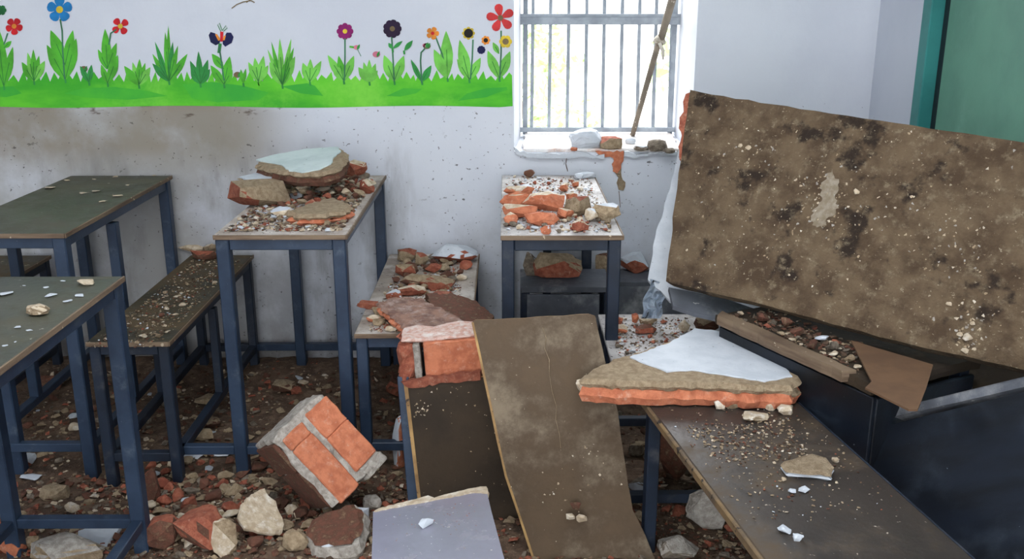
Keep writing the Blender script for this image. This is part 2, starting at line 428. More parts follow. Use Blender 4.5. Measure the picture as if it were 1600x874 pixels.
def petal(cx, cy, r, a, fat):
    out = []
    ux, uy = math.cos(a), math.sin(a)
    for t, s in ((0, .15), (.3, .55), (.55, .9), (.75, 1.0), (.9, .8), (1.0, .35), (1.0, -.35), (.9, -.8), (.75, -1.0), (.55, -.9), (.3, -.55), (0, -.15)):
        out.append((cx + ux * r * t - uy * s * r * fat * .42, cy + uy * r * t + ux * s * r * fat * .42))
    return out
# grass band with a spiky top
top = []
x = -30.0
while x < 800:
    top.append((x, 126 + random.uniform(-3, 3)))
    x += random.uniform(4, 9)
    top.append((min(x, 800), 113 + random.uniform(-5, 7)))
    x += random.uniform(3, 8)
band = top + [(800, 118), (801, 166)] + [(xx, 167 + 1.6 * math.sin(xx / 60.0)) for xx in range(780, -31, -30)]
# long band: cut into strips so the fill stays clean
poly_part('painted_grass', [(band, 'grass')])
LAY[0] = 4
poly_part('painted_grass_shade', [([(0, 136), (20, 135), (34, 146), (10, 152), (-20, 150)], 'grass_dark'),
    ([(100, 146), (130, 138), (180, 136), (230, 142), (262, 150), (200, 156), (140, 153)], 'grass_dark'),
    ([(285, 132), (330, 128), (380, 134), (420, 145), (405, 156), (340, 160), (300, 154)], 'grass_dark'),
    ([(440, 135), (480, 130), (492, 134), (505, 150), (470, 146)], 'grass_dark'),
    ([(604, 150), (630, 138), (660, 139), (650, 146), (625, 151)], 'grass_dark'),
    ([(715, 158), (730, 146), (760, 138), (792, 136), (793, 141), (775, 146), (760, 152), (735, 155)], 'grass_dark')])
def plant(base, tips, col, w=13, stem=None, veins=True, alt=None):
    ps = []
    for i, t in enumerate(tips):
        tx, ty = t[0], t[1]; ww = t[2] if len(t) > 2 else w
        sb = (base[0] + (tx - base[0]) * 0.06, base[1] - (t[3] if len(t) > 3 else 0))
        ps.append((leaf(sb[0], sb[1], tx, ty, ww), alt if (alt and i % 3 == 1) else col))
    if veins:
        for t in tips:
            b0 = (base[0], base[1] - (t[3] if len(t) > 3 else 0))
            ps.append((line([b0, (b0[0] + (t[0] - b0[0]) * .6, b0[1] + (t[1] - b0[1]) * .6)], 1.0), 'vein'))
    ps.append((line([(base[0] + 1, base[1] + 6), base], 3), 'leaf_dark'))
    if stem: ps.append((line(stem, 2.4), 'stem'))
    poly_part('painted_plant', ps)
plant((6, 135), [(-4, 40, 20), (20, 73, 14), (18, 64, 8, 60), (-12, 80, 14)], 'leaf', stem=[(6, 70), (12, 52)])
plant((53, 127), [(34, 97), (43, 82, 10), (52, 77, 10), (61, 87, 10), (70, 95)], 'leaf', alt='leaf_light')
plant((102, 124), [(73, 70, 18), (119, 60, 19), (79, 47, 20, 22), (114, 47, 15, 24)], 'leaf', stem=[(101, 124), (98, 80), (97, 48), (94, 30)])
plant((139, 128), [(125, 103, 9), (143, 101, 9)], 'leaf_dark', w=8)
plant((168, 130), [(164, 45, 15, 22), (182, 67, 12, 24), (153, 77, 10, 22), (184, 86, 15), (158, 101, 10)], 'leaf', stem=[(170, 70), (173, 52), (182, 46)])
plant((217, 133), [(194, 103), (207, 97, 9), (218, 92, 10), (227, 98, 9), (235, 105)], 'leaf', alt='leaf_light')
plant((264, 127), [(238, 84, 9), (242, 65, 8), (258, 50, 9), (263, 40, 7), (270, 65, 9), (278, 71, 9), (293, 84, 12), (238, 99, 11), (288, 95, 10)], 'leaf', alt='leaf_dark')
plant((313, 131), [(297, 95, 11), (310, 80, 10), (325, 93, 11), (298, 108, 12), (328, 108, 12)], 'leaf_dark')
plant((350, 132), [(331, 84, 13, 24), (359, 88, 15), (329, 102, 13), (363, 109, 12)], 'leaf', stem=[(350, 126), (345, 90), (342, 72)])
plant((380, 130), [(376, 108, 6), (384, 107, 6)], 'leaf', w=6, veins=False)
plant((404, 128), [(388, 97, 11), (398, 90, 11), (412, 87, 12), (419, 102, 11)], 'leaf_light')
plant((441, 133), [(418, 77, 7), (424, 65, 7), (437, 60, 9), (455, 60, 8), (459, 74, 9), (461, 88, 14), (421, 97, 15), (450, 92, 14)], 'leaf_light', alt='leaf')
plant((484, 128), [(473, 98), (485, 92, 11), (502, 95, 12)], 'leaf_light')
plant((537, 126), [(512, 86, 13), (529, 87, 12), (553, 87, 14), (520, 100, 14)], 'leaf_light', alt='leaf', stem=[(538, 126), (539, 90), (539, 60)])
plant((577, 128), [(560, 105), (568, 97, 9), (577, 93, 9), (587, 99, 10), (590, 110, 10)], 'leaf_light', veins=False)
plant((616, 127), [(600, 86, 17), (631, 87, 16)], 'leaf_light', stem=[(616, 127), (614, 90), (612, 58)])
plant((613, 76), [(607, 67, 6), (629, 64, 6)], 'leaf_dark', veins=False)
plant((631, 79), [(645, 63, 8)], 'leaf_dark', veins=False)
plant((659, 127), [(642, 93, 8), (674, 102, 11)], 'leaf_dark', stem=[(659, 130), (657, 95), (658, 82), (664, 76)])
plant((699, 122), [(678, 77, 17), (697, 48, 20)], 'leaf_light', stem=[(699, 122), (691, 85), (680, 56)])
plant((733, 124), [(718, 62, 18), (751, 90, 14), (714, 92, 11)], 'leaf_light', stem=[(735, 124), (738, 90), (739, 62)])
plant((780, 122), [(762, 79, 16), (797, 80, 16), (770, 66, 9, 38)], 'leaf_light', stem=[(781, 122), (783, 80), (783, 48)])
LAY[0] = 50
def fl(*a, **k):
    LAY[0] = 30; return flower(*a, **k)
fl(22, 41, 13.5, 5, 'red', 'orange', rot=-1.0)
fl(93, 15, 20, 5, 'blue', 'yellow', rot=-1.57)
fl(188, 41, 14, 4, 'red', 'yellow', rot=-0.65)
fl(539, 49, 13, 8, 'magenta', 'yellow', fat=0.8)
fl(613, 45, 14.5, 9, 'plum', 'bud', fat=0.8)
fl(676, 52, 10, 5, 'orange', 'red', rot=-1.2)
fl(732, 52, 10, 8, 'yellow', 'black', cr=0.72, fat=0.7)
fl(759, 63, 7, 7, 'orange', 'black', cr=0.5, fat=0.8)
fl(752, 78, 6.5, 9, 'navy', 'navy', fat=0.8)
fl(782, 28, 22, 5, 'red_big', 'bud', rot=-1.75, fat=0.72, cr=0.2)
fl(790, 65, 10, 6, 'yellow', 'bud', cr=0.5)
fl(2, 16, 8, 6, 'dgreen', 'dgreen')
LAY[0] = 30
poly_part('painted_butterfly', [
    ([(344, 62), (336, 52), (329, 50), (326, 55), (329, 66), (337, 71), (343, 68)], 'navy'),
    ([(348, 62), (354, 51), (361, 51), (365, 58), (362, 67), (352, 73), (348, 69)], 'navy'),
    ([(345, 62), (339, 53), (336, 54), (341, 64)], 'orange'), ([(347, 63), (350, 56), (353, 55), (351, 63)], 'orange'),
    ([(344, 49), (349, 50), (348, 65), (344, 65)], 'red'),
    (line([(345, 49), (340, 39), (343, 36), (347, 48)], 1.0), 'vein'), (line([(347, 48), (353, 40), (355, 44), (349, 49)], 1.0), 'vein'),
    (line([(344, 68), (342, 83)], 5), 'leaf_dark')])
for cx, cy, r, c_ in ((131, 108, 6, 'bud'), (371, 117, 6, 'bud'), (557, 74, 4.5, 'pink'), (588, 85, 6, 'pink'), (667, 72, 6, 'bud'), (664, 71, 4, 'pink'), (666, 117, 6, 'bud')):
    LAY[0] = 40
    poly_part('painted_bud', [(disc(cx, cy, r, r * .8), c_), (leaf(cx + 1, cy + 4, cx + 5, cy - 5, 4), 'leaf_dark')])
poly_part('painted_bird', [(line([(553, 74), (546, 73)], 3), 'leaf'), (line([(559, 78), (564, 88)], 0.9), 'stem')])
# rusty squiggle above the mural
poly_part('wall_scuff', [(line([(362, 13), (370, 7), (380, 3), (392, 1), (398, 4)], 1.6), 'bud'), (line([(385, 4), (394, -3)], 1.5), 'bud')])

# ------------------------------------------------------------------ broken sill
def jag(pts, step, amp, closed=True):
    out = []
    n = len(pts)
    for i in range(n if closed else n - 1):
        a = Vector(pts[i]); b = Vector(pts[(i + 1) % n]); d = b - a; L = d.length
        k = max(1, int(L / step)); nrm = Vector((-d.y, d.x)).normalized()
        for j in range(k):
            t = j / k
            out.append(a + d * t + nrm * (random.uniform(-amp, amp) if j else random.uniform(-amp, amp) * .4))
    if not closed: out.append(Vector(pts[-1]))
    return out
def prism(outline, z0, z1, rim=0.0, mi_side=0, mi_top=0, bm=None, mid=0.0):
    """extrude a closed 2D outline between z0 and z1, rugged sides, slightly worn rim"""
    bm = bm or bmesh.new()
    c = sum((Vector(p) for p in outline), Vector((0, 0))) / len(outline)
    lev = [(z0, -rim), ((z0 + z1) / 2, mid), (z1, -rim)] if mid or rim else [(z0, 0), (z1, 0)]
    rings = []
    for z, off in lev:
        rr = []
        for p in outline:
            p = Vector(p); d = (p - c)
            q = p + d.normalized() * (off + random.uniform(-abs(off), abs(off)) * .5)
            rr.append(bm.verts.new((q.x, q.y, z)))
        rings.append(rr)
    n = len(outline)
    for a, b in zip(rings, rings[1:]):
        for i in range(n):
            f = bm.faces.new((a[i], a[(i + 1) % n], b[(i + 1) % n], b[i])); f.material_index = mi_side
    t = bm.faces.new(rings[-1]); t.material_index = mi_top
    u = bm.faces.new(rings[0][::-1]); u.material_index = mi_side
    bmesh.ops.triangulate(bm, faces=[t, u])
    bmesh.ops.recalc_face_normals(bm, faces=bm.faces)
    return bm
WF = Matrix(((1, 0, 0, 0), (0, 0, -1, 0), (0, 1, 0, 0), (0, 0, 0, 1)))   # (x, z, out of wall)
def wall_patch(name, pxs, th, mat, step=0.012, amp=0.004, lift=0.0):
    pts = [PY(x, y, D) for x, y in pxs]
    out = jag([(p.x, p.z) for p in pts], step, amp)
    bm = prism(out, -0.01 + lift, th + lift, rim=0.001)
    M = WF.copy(); M.translation = (0, D, 0)
    return bm_obj(name, bm, mat, wall_back, M)
wall_patch('broken_plaster_lip', [(803, 228), (812, 236), (840, 238), (885, 240), (905, 236), (930, 243), (944, 240), (944, 247), (905, 244), (880, 247), (830, 246), (806, 240)], 0.018, MT['white'])
wall_patch('broken_plaster_lip', [(975, 236), (1000, 240), (1056, 236), (1056, 243), (1020, 240), (990, 247), (974, 244)], 0.016, MT['white'])
wall_patch('exposed_brick', [(930, 236), (975, 236), (974, 246), (971, 262), (964, 272), (957, 268), (958, 246), (940, 244)], 0.008, MT['brick_clean'])
wall_patch('exposed_mortar', [(957, 262), (970, 262), (971, 276), (977, 285), (974, 298), (966, 297), (963, 286), (966, 277)], 0.005, MT['tan'])
for cpts in ([(967, 299), (968, 308), (969, 324)], [(886, 244), (884, 256), (887, 268)]):
    bmc = prism(jag([(PY(x, y, D).x, PY(x, y, D).z) for x, y in line(cpts, 1.1)], 0.008, 0.0006), -0.004, 0.0008)
    M = WF.copy(); M.translation = (0, D, 0)
    bm_obj('wall_crack', bmc, MT['soil'], wall_back, M)
# dusty brick bed on the sill
sill = prism(jag([(wl + 0.03, D + 0.0), (wr - 0.03, D + 0.0), (wrb - 0.01, D + 0.235), (wlb + 0.01, D + 0.235)], 0.03, 0.006), 0, 0.012, rim=0.003)
so = bm_obj('sill_bed', sill, material('whitish_brick_dust', '#c9a08c', '#d9d3cd', 14, 8, 0.9, dust='#e2dfdc', dust_amt=0.55, dust_scale=9, bump=0.6), wall_back)
so.rotation_euler = (math.atan2(zsb - zs, TB), 0, 0)
so.location = (0, D - D * math.cos(math.atan2(zsb - zs, TB)), zs - D * math.sin(math.atan2(zsb - zs, TB)))

# ------------------------------------------------------------------ rubble kit
def hull(seed, n=16, flatten=0.62, ang=0.35):
    rnd = random.Random(seed); bm = bmesh.new()
    for i in range(n):
        v = Vector((rnd.gauss(0, 1), rnd.gauss(0, 1), rnd.gauss(0, 1))).normalized() * rnd.uniform(1 - ang, 1)
        bm.verts.new((v.x, v.y * rnd.uniform(.8, 1), v.z * flatten))
    r = bmesh.ops.convex_hull(bm, input=list(bm.verts))
    bmesh.ops.delete(bm, geom=[v for v in bm.verts if not v.link_faces], context='VERTS')
    return bm
KINDS = {}
def kit(kind, mat, flatten, n=15, variants=6):
    L = []
    for i in range(variants):
        bm = hull(hash((kind, i)) % 9999 if False else sum(map(ord, kind)) * 17 + i * 101, n, flatten)
        bmesh.ops.bevel(bm, geom=list(bm.edges), offset=0.05, segments=1, affect='EDGES')
        for v in bm.verts: v.co *= .02
        me = bpy.data.meshes.new(kind); bm.normal_update(); bm.to_mesh(me); bm.free(); me.materials.append(mat)
        L.append(me)
    KINDS[kind] = L
kit('brick', MT['brick'], 0.62); kit('brown', MT['brick_brown'], 0.62); kit('tan', MT['tan'], 0.55); kit('cream', MT['cream'], 0.5)
kit('white', MT['white'], 0.38); kit('grey', MT['grey'], 0.6); kit('flake', MT['cream'], 0.16, 12); kit('whiteflake', MT['white'], 0.14, 12)
WORD = dict(brick=('brick_fragment', 'orange-red brick fragment', 'brick fragment'), brown=('brick_fragment', 'dirty brown brick lump', 'brick fragment'),
            tan=('plaster_fragment', 'tan plaster lump', 'plaster fragment'), cream=('plaster_fragment', 'cream plaster pebble', 'plaster fragment'),
            white=('plaster_fragment', 'white plaster bit', 'plaster fragment'), grey=('mortar_fragment', 'grey mortar lump', 'mortar fragment'),
            flake=('plaster_flake', 'thin cream plaster flake', 'plaster flake'), whiteflake=('plaster_flake', 'thin white plaster flake', 'plaster flake'))
def in_poly(p, poly):
    c = False; n = len(poly)
    for i in range(n):
        a, b = poly[i], poly[(i + 1) % n]
        if (a[1] > p[1]) != (b[1] > p[1]) and p[0] < (b[0] - a[0]) * (p[1] - a[1]) / (b[1] - a[1]) + a[0]: c = not c
    return c
desk_crumbs = []
TAKEN = []      # (x, y, z, r) of stones already lying about
def free(x, y, z, r, k=0.85):
    for (a, b, c, q) in TAKEN:
        if abs(z - c) < 0.12 and (a - x) ** 2 + (b - y) ** 2 < ((q + r) * k) ** 2: return False
    return True
def put(kind, x, y, z, r, label, group, sink=0.25, M=None, tilt=0.25):
    me = random.choice(KINDS[kind])
    o = link(WORD[kind][0], me)
    fl_ = {'flake': .16, 'whiteflake': .14, 'white': .38}.get(kind, .58)
    o.scale = (r * random.uniform(.85, 1.2) / .02, r * random.uniform(.75, 1.05) / .02, r * random.uniform(.85, 1.1) / .02)
    if fl_ < .2: tilt *= .3
    o.rotation_euler = (random.uniform(-tilt, tilt), random.uniform(-tilt, tilt), random.uniform(0, 6.28))
    o.location = (x, y, z + r * fl_ * (1 - sink))
    tag(o, label, WORD[kind][2], group)
    TAKEN.append((x, y, z, r))
    return o
PENDING = []
MARKS = []      # (phrase, x, y) of things on the floor that a small stone can be told by
def scatter(n, poly, z, rng, mixd, place, sink=0.25, frac=2.2, k=0.85, split=None):
    """poly: world xy; z: number or function; mixd: [(kind, weight)]; place: 'the rubble desk' or None for the floor"""
    xs = [p[0] for p in poly]; ys = [p[1] for p in poly]
    rs = sorted((rng[0] + (rng[1] - rng[0]) * random.random() ** frac for _ in range(n)), reverse=True)
    kinds = [k_ for k_, w in mixd]; ws = [w for k_, w in mixd]
    for r in rs:
        for _ in range(60):
            x = random.uniform(min(xs), max(xs)); y = random.uniform(min(ys), max(ys))
            zz = z(x, y) if callable(z) else z
            if in_poly((x, y), poly) and free(x, y, zz, r, k):
                kd = random.choices(kinds, ws)[0]
                o = put(kd, x, y, zz, r, None, None, sink)
                PENDING.append((o, kd, 'small' if r < rng[0] + (rng[1] - rng[0]) * .4 else 'larger', place, x, y, (min(xs), max(xs), min(ys), max(ys))))
                break
def name_scattered():
    by = {}
    for (o, kd, size, place, x, y, (x0, x1, y0, y1)) in PENDING:
        if place:
            fx_, fy_ = (x - x0) / (x1 - x0), (y - y0) / (y1 - y0)
            w = ('front', 'middle', 'back')[min(2, int(fy_ * 3))] + (' left', '', ' right')[min(2, int(fx_ * 3))]
            where = 'at the %s of %s' % (w, place)
        else:
            m = min(MARKS, key=lambda q: (q[1] - x) ** 2 + (q[2] - y) ** 2)
            dx, dy = x - m[1], y - m[2]
            where = (('right of ' if dx > 0 else 'left of ') if abs(dx) > abs(dy) else ('behind ' if dy > 0 else 'in front of ')) + m[0]
        by.setdefault('%s %s %s' % (size, SHORT[kd], where), []).append(o)
    for lb, os_ in by.items():
        os_.sort(key=lambda o: o.location.x)
        if len(os_) == 1: os_[0]['label'] = lb
        elif len(os_) == 2:
            for o, t in zip(os_, ('left of two', 'right of two')): o['label'] = lb + ', ' + t
        elif len(os_) == 3:
            for o, t in zip(os_, ('leftmost of three', 'middle of three', 'rightmost of three')): o['label'] = lb + ', ' + t
        else:
            for o in os_: o['label'] = lb; o['group'] = lb.replace(' ', ' ', 1) + ' (loose rubble)'
SHORT = dict(brick='orange-red brick bit', brown='dirty brown lump', tan='tan plaster lump', cream='cream plaster pebble', white='white plaster bit',
             grey='grey mortar lump', flake='cream plaster flake', whiteflake='white plaster flake')
def rugged(name, size, mats, seed, n=26, ang=0.25, cuts=2, amp=0.06, assign=None, box_like=0.0, parent=None):
    """one irregular lump of given full size; assign(normal, co) -> material slot"""
    rnd = random.Random(seed); bm = bmesh.new()
    for i in range(n):
        v = Vector((rnd.gauss(0, 1), rnd.gauss(0, 1), rnd.gauss(0, 1))).normalized()
        m = max(abs(v.x), abs(v.y), abs(v.z)); v = v.lerp(v / m, box_like) * rnd.uniform(1 - ang, 1)
        bm.verts.new(v)
    bmesh.ops.convex_hull(bm, input=list(bm.verts))
    bmesh.ops.delete(bm, geom=[v for v in bm.verts if not v.link_faces], context='VERTS')
    bmesh.ops.subdivide_edges(bm, edges=list(bm.edges), cuts=cuts, use_grid_fill=True)
    bmesh.ops.triangulate(bm, faces=list(bm.faces))
    off = Vector((rnd.uniform(0, 50),) * 3)
    for v in bm.verts:
        nn = noise.noise(v.co * 2.2 + off) * .6 + noise.noise(v.co * 5.5 + off) * .4
        v.co += v.co.normalized() * nn * amp * 2
    mx = [max(abs(v.co[i]) for v in bm.verts) for i in range(3)]
    for v in bm.verts: v.co = Vector((v.co[i] / mx[i] * size[i] / 2 for i in range(3)))
    bm.normal_update()
    if assign:
        for f in bm.faces: f.material_index = assign(f.normal, f.calc_center_median())
    return bm_obj(name, bm, mats, parent)
def lump(px, py, w, h, z, mats, label, name='brick_fragment', cat='brick fragment', yaw=0.0, depth=0.75, seed=None, assign=None, box_like=.35, tilt=(0, 0), sink=0.06, group=None, amp=.06):
    """px,py: photo pixel of the middle of its foot; w,h photo pixels; z height of what it lies on"""
    p = PZ(px, py, z); s = mpp(p)
    W, Hh = w * s, h * s
    p.y += W * depth * 0.35
    o = rugged(name, (W, W * depth, Hh), mats, seed if seed is not None else int(px * 7 + py), assign=assign, box_like=box_like, amp=amp)
    o.location = (p.x, p.y, z + Hh * (.5 - sink)); o.rotation_euler = (tilt[0], tilt[1], yaw)
    TAKEN.append((p.x, p.y, z, W * .24))
    return tag(o, label, cat, group)
UPP = lambda nrm, co: 1 if nrm.z > 0.75 else 0
UP = lambda nrm, co: 1 if nrm.z > 0.55 else 0

# ------------------------------------------------------------------ desks and benches
def furniture(name, fl, fr, yb, z, mat, label, cat, group, yf=None, posts=(0.5,), rear_posts=(), rails=True, rail_z=0.11, edge='wood', steel='steel', leg=0.036, legs=(1, 1, 1, 1), over=0.003, th=0.012, rot=0.0, apron=0.032, ext=0.0, side_rails=True):
    """fl, fr: front left / right corners in the world (x); yb: back edge"""
    x0, x1, y0 = fl, fr, yf
    cx, cy = (x0 + x1) / 2, (y0 + yb) / 2
    W, L = x1 - x0, yb - y0
    root = empty(name, Matrix.Translation((cx, cy, 0)) @ Matrix.Rotation(rot, 4, 'Z'), label, cat, group)
    S = MT[steel]
    topo = box('tabletop' if 'desk' in name else 'seat', (0, 0, z - th / 2), (W, L, th), mat, root, 0.002)
    e = 0.004
    box('edge_strip', (0, -L / 2 - e / 2, z - th / 2), (W, e, th + 0.001), MT[edge], topo, 0.001)
    box('edge_strip', (W / 2 + e / 2, 0, z - th / 2), (e, L + e, th + 0.001), MT[edge], topo, 0.001)
    hw, hl = W / 2 - over - leg / 2, L / 2 - over - leg / 2
    za = z - th - apron / 2
    for s in (-1, 1):
        box('apron', (0, s * hl, za), (2 * hw - leg, 0.025, apron), S, root, 0.002)
        box('apron', (s * hw, 0, za), (0.025, 2 * hl - leg, apron), S, root, 0.002)
    k = 0
    for sy in (-1, 1):
        for sx_ in (-1, 1):
            if legs[k]:
                box('leg', (sx_ * hw, sy * hl, (z - th) / 2), (leg, leg, z - th), S, root, 0.003)
            k += 1
    for t in posts:
        for s in (-1, 1):
            box('post', (s * hw, -hl + 2 * hl * t, (z - th - apron + rail_z) / 2), (leg * .85, leg * .85, z - th - apron - rail_z - .02), S, root, 0.002)
    for t in rear_posts:
        box('post', (-hw + 2 * hw * t, hl, (z - th - apron + rail_z) / 2), (leg * .85, leg * .85, z - th - apron - rail_z - .02), S, root, 0.002)
    if rails:
        for s in (-1, 1):
            if side_rails: box('foot_rail', (s * hw, 0, rail_z), (0.026, 2 * hl - leg, 0.026), S, root, 0.002)
            box('foot_rail', (0, s * hl, rail_z), (2 * hw - leg, 0.026, 0.026), S, root, 0.002)
    if ext:
        for s in (-1, 1):
            a, b = (-hw - leg / 2 - abs(ext), -hw - leg / 2) if ext < 0 else (hw + leg / 2, hw + leg / 2 + ext)
            box('tie_rail', ((a + b) / 2, s * hl, rail_z), (b - a - .002, 0.026, 0.026), S, root, 0.002)
    return root
GRP = 'school desks and benches'
ZD, ZB = 0.75, 0.46
YF = 2.5
fx = lambda px, py, z: PZ(px, py, z).x
A1 = fx(105, 363, ZD); C0, C1 = fx(331, 369, ZD), fx(540, 368, ZD); F0, F1 = fx(782, 374, ZD), fx(976, 374, ZD)
DW = C1 - C0
furniture('school_desk', A1 - DW, A1, 3.38, ZD, MT['top_green'], 'blue steel desk with a dusty green-grey top against the far left wall', 'desk', GRP, yf=YF + .02, posts=(0.42,))
box('leg', (PZ(12, 760, .02).x - (A1 - DW / 2), YF + .05 - (YF + .02 + 3.38) / 2, .37), (.034, .034, .7), MT['steel'], bpy.data.objects['school_desk'], .003)
furniture('school_desk', C0, C1, 3.38, ZD, MT['top_dust'], 'blue steel desk heaped with plaster and brick rubble, left of the window', 'desk', GRP, yf=YF, posts=(), rear_posts=(0.5,), ext=-0.18, side_rails=False)
furniture('school_desk', F0, F1, 3.38, ZD, MT['top_white'], 'dark blue steel desk under the window, top covered with white dust and bricks', 'desk', GRP, yf=YF - .01, posts=(), rear_posts=(0.5,), steel='steel_dark', leg=0.034)
bB = PZ(192, 432, ZD)
furniture('school_desk', bB.x - DW, bB.x, bB.y, ZD, MT['top_green'], 'blue steel desk nearest the left edge with two pale stones on top', 'desk', GRP, yf=bB.y - 0.95, posts=(), rear_posts=(), rail_z=0.13, edge='wood')
D0, D1 = fx(133, 536, ZB), fx(262, 536, ZB)
furniture('school_bench', D0, D1, 3.37, ZB, MT['top_bench'], 'low bench with a dirt-strewn dark seat between the two left desks', 'bench', GRP, yf=PZ(200, 535, ZB).y, posts=(0.5,), steel='steel_dark', leg=0.03, apron=0.028)
z1 = fx(84, 396, ZB)
furniture('school_bench', z1 - .33, z1, 3.37, ZB, MT['top_bench'], 'dark bench behind the leftmost desks, only its far end showing', 'bench', GRP, yf=2.55, posts=(), steel='steel_dark', leg=0.03)
E0, E1 = fx(553, 523, ZB), fx(735, 523, ZB)
furniture('school_bench', E0, E1, 3.38, ZB, MT['top_dust'], 'bench buried in brick rubble beside the desk left of the window', 'bench', GRP, yf=PZ(600, 522, ZB).y, posts=(), leg=0.032, side_rails=False)
# bench right of the window desk, white with dust
pA = PZ(936, 492, ZB); pB = PZ(1095, 492, ZB)
furniture('school_bench', pA.x, pB.x, 2.72, ZB - 0.01, MT['top_white'], 'bench with a whitened seat and small rubble behind the large plaster slab', 'bench', GRP, yf=2.22, posts=(), steel='steel_dark', leg=0.03, side_rails=False, legs=(0, 1, 1, 1))
# near bench, bottom right
l0 = PZ(1010, 628, ZB); l1 = PZ(1195, 874, ZB); r0 = PZ(1252, 640, ZB)
ang = math.atan2(l1.x - l0.x, l0.y - l1.y)
wB = (Vector((r0.x - l0.x, r0.y - l0.y)).length) * math.cos(ang) 
LEN = 0.95
dirv = Vector((math.sin(ang), -math.cos(ang), 0)); perp = Vector((math.cos(ang), math.sin(ang), 0))
far = Vector((l0.x, l0.y, 0)) - dirv * 0.06
cen = far + dirv * LEN / 2 + perp * wB / 2
nb = furniture('school_bench', -wB / 2, wB / 2, LEN / 2, ZB, MT['bench_top'], 'bench in the lower right with a worn brown seat under the large plaster slab', 'bench', GRP, yf=-LEN / 2, posts=(), steel='steel_dark', leg=0.03, edge='steel_dark', th=0.016, rails=False, over=.015)
nb.matrix_world = Matrix.Translation(cen) @ Matrix.Rotation(ang, 4, 'Z')
box('edge_strip', (-wB / 2 - .004, 0, ZB - .009), (.008, LEN, .018), MT['wood_edge2'], nb, .002)

# ------------------------------------------------------------------ plates given by three corners
def frame3(tl, tr, bl):
    u = (tr - tl).normalized(); n = (tr - tl).cross(bl - tl).normalized()
    if n.dot(CAMP - tl) < 0: n = -n
    v = n.cross(u)
    M = Matrix((u, v, n)).transposed().to_4x4(); M.translation = tl
    return M, n
def plate(name, pxs, M, n, th, mat, label=None, cat=None, group=None, step=0.0, amp=0.0, parent=None, edge=None, z0=None, bend=None, rim=0.0, cuts=0):
    """pxs: photo pixels of the outline, laid on plane (M, n); th goes away from the viewer"""
    inv = M.inverted(); p0 = M.translation
    pts = [(inv @ RP(x, y, p0, n)) for x, y in pxs]
    out = [Vector((p.x, p.y)) for p in pts]
    if step: out = jag(out, step, amp)
    top = z0 if z0 is not None else 0.0
    bm = prism(out, top - th, top, rim=rim, mi_side=1 if edge else 0)
    if bend:
        bmesh.ops.subdivide_edges(bm, edges=list(bm.edges), cuts=cuts or 3)
        bmesh.ops.triangulate(bm, faces=list(bm.faces))
        for v in bm.verts: v.co.z += bend(v.co)
    o = bm_obj(name, bm, [mat, edge] if edge else mat, parent)
    if parent is None: o.matrix_world = M
    return tag(o, label, cat, group) if label else o
def flecks(parent, M, n, pxs, sz, mats, clusters=None, z=0.0, name='plaster_flecks', cnt=100):
    """tiny chips stuck on a plate, as one uncountable part in the plate's frame"""
    inv = M.inverted(); p0 = M.translation; bm = bmesh.new()
    xs = [p[0] for p in pxs]; ys = [p[1] for p in pxs]
    for i in range(cnt):
        for _ in range(30):
            if clusters and random.random() < .75:
                c = random.choice(clusters); x = random.gauss(c[0], c[2]); y = random.gauss(c[1], c[2] * .8)
            else: x = random.uniform(min(xs), max(xs)); y = random.uniform(min(ys), max(ys))
            if in_poly((x, y), pxs): break
        else: continue
        q = inv @ RP(x, y, p0, n); r = random.uniform(*sz)
        h = hull(i + 7, 9, .5)
        mi = random.randrange(len(mats)); a = random.uniform(0, 6.28)
        base = len(bm.verts); me = bpy.data.meshes.new('t'); 
        for v in h.verts: v.co = Vector((q.x + r * (v.co.x * math.cos(a) - v.co.y * math.sin(a)), q.y + r * (v.co.x * math.sin(a) + v.co.y * math.cos(a)), z + r * v.co.z * .8))
        for f in h.faces: f.material_index = mi
        h.to_mesh(me); h.free(); bm.from_mesh(me); bpy.data.meshes.remove(me)
    return tag(bm_obj(name, bm, mats, parent), kind='stuff')

# big brown slab on the right
tl, tr, bl = PY(1078, 140, 2.75), PY(1600, 222, 2.12), PY(1040, 440, 2.47)
MS, nS = frame3(tl, tr, bl)
slab_px = [(1078, 140), (1130, 150), (1250, 170), (1350, 184), (1480, 204), (1600, 222), (1690, 237), (1680, 596), (1600, 579), (1450, 546), (1300, 508), (1180, 474), (1100, 456), (1040, 440), (1047, 380), (1053, 320), (1060, 270), (1069, 200)]
slab = empty('concrete_slab', MS, 'large dirt-brown concrete slab leaning against the right wall', 'slab')
plate('slab_body', slab_px, MS, nS, 0.05, MT['slab'], step=0.035, amp=0.0022, parent=slab, rim=0.0015)
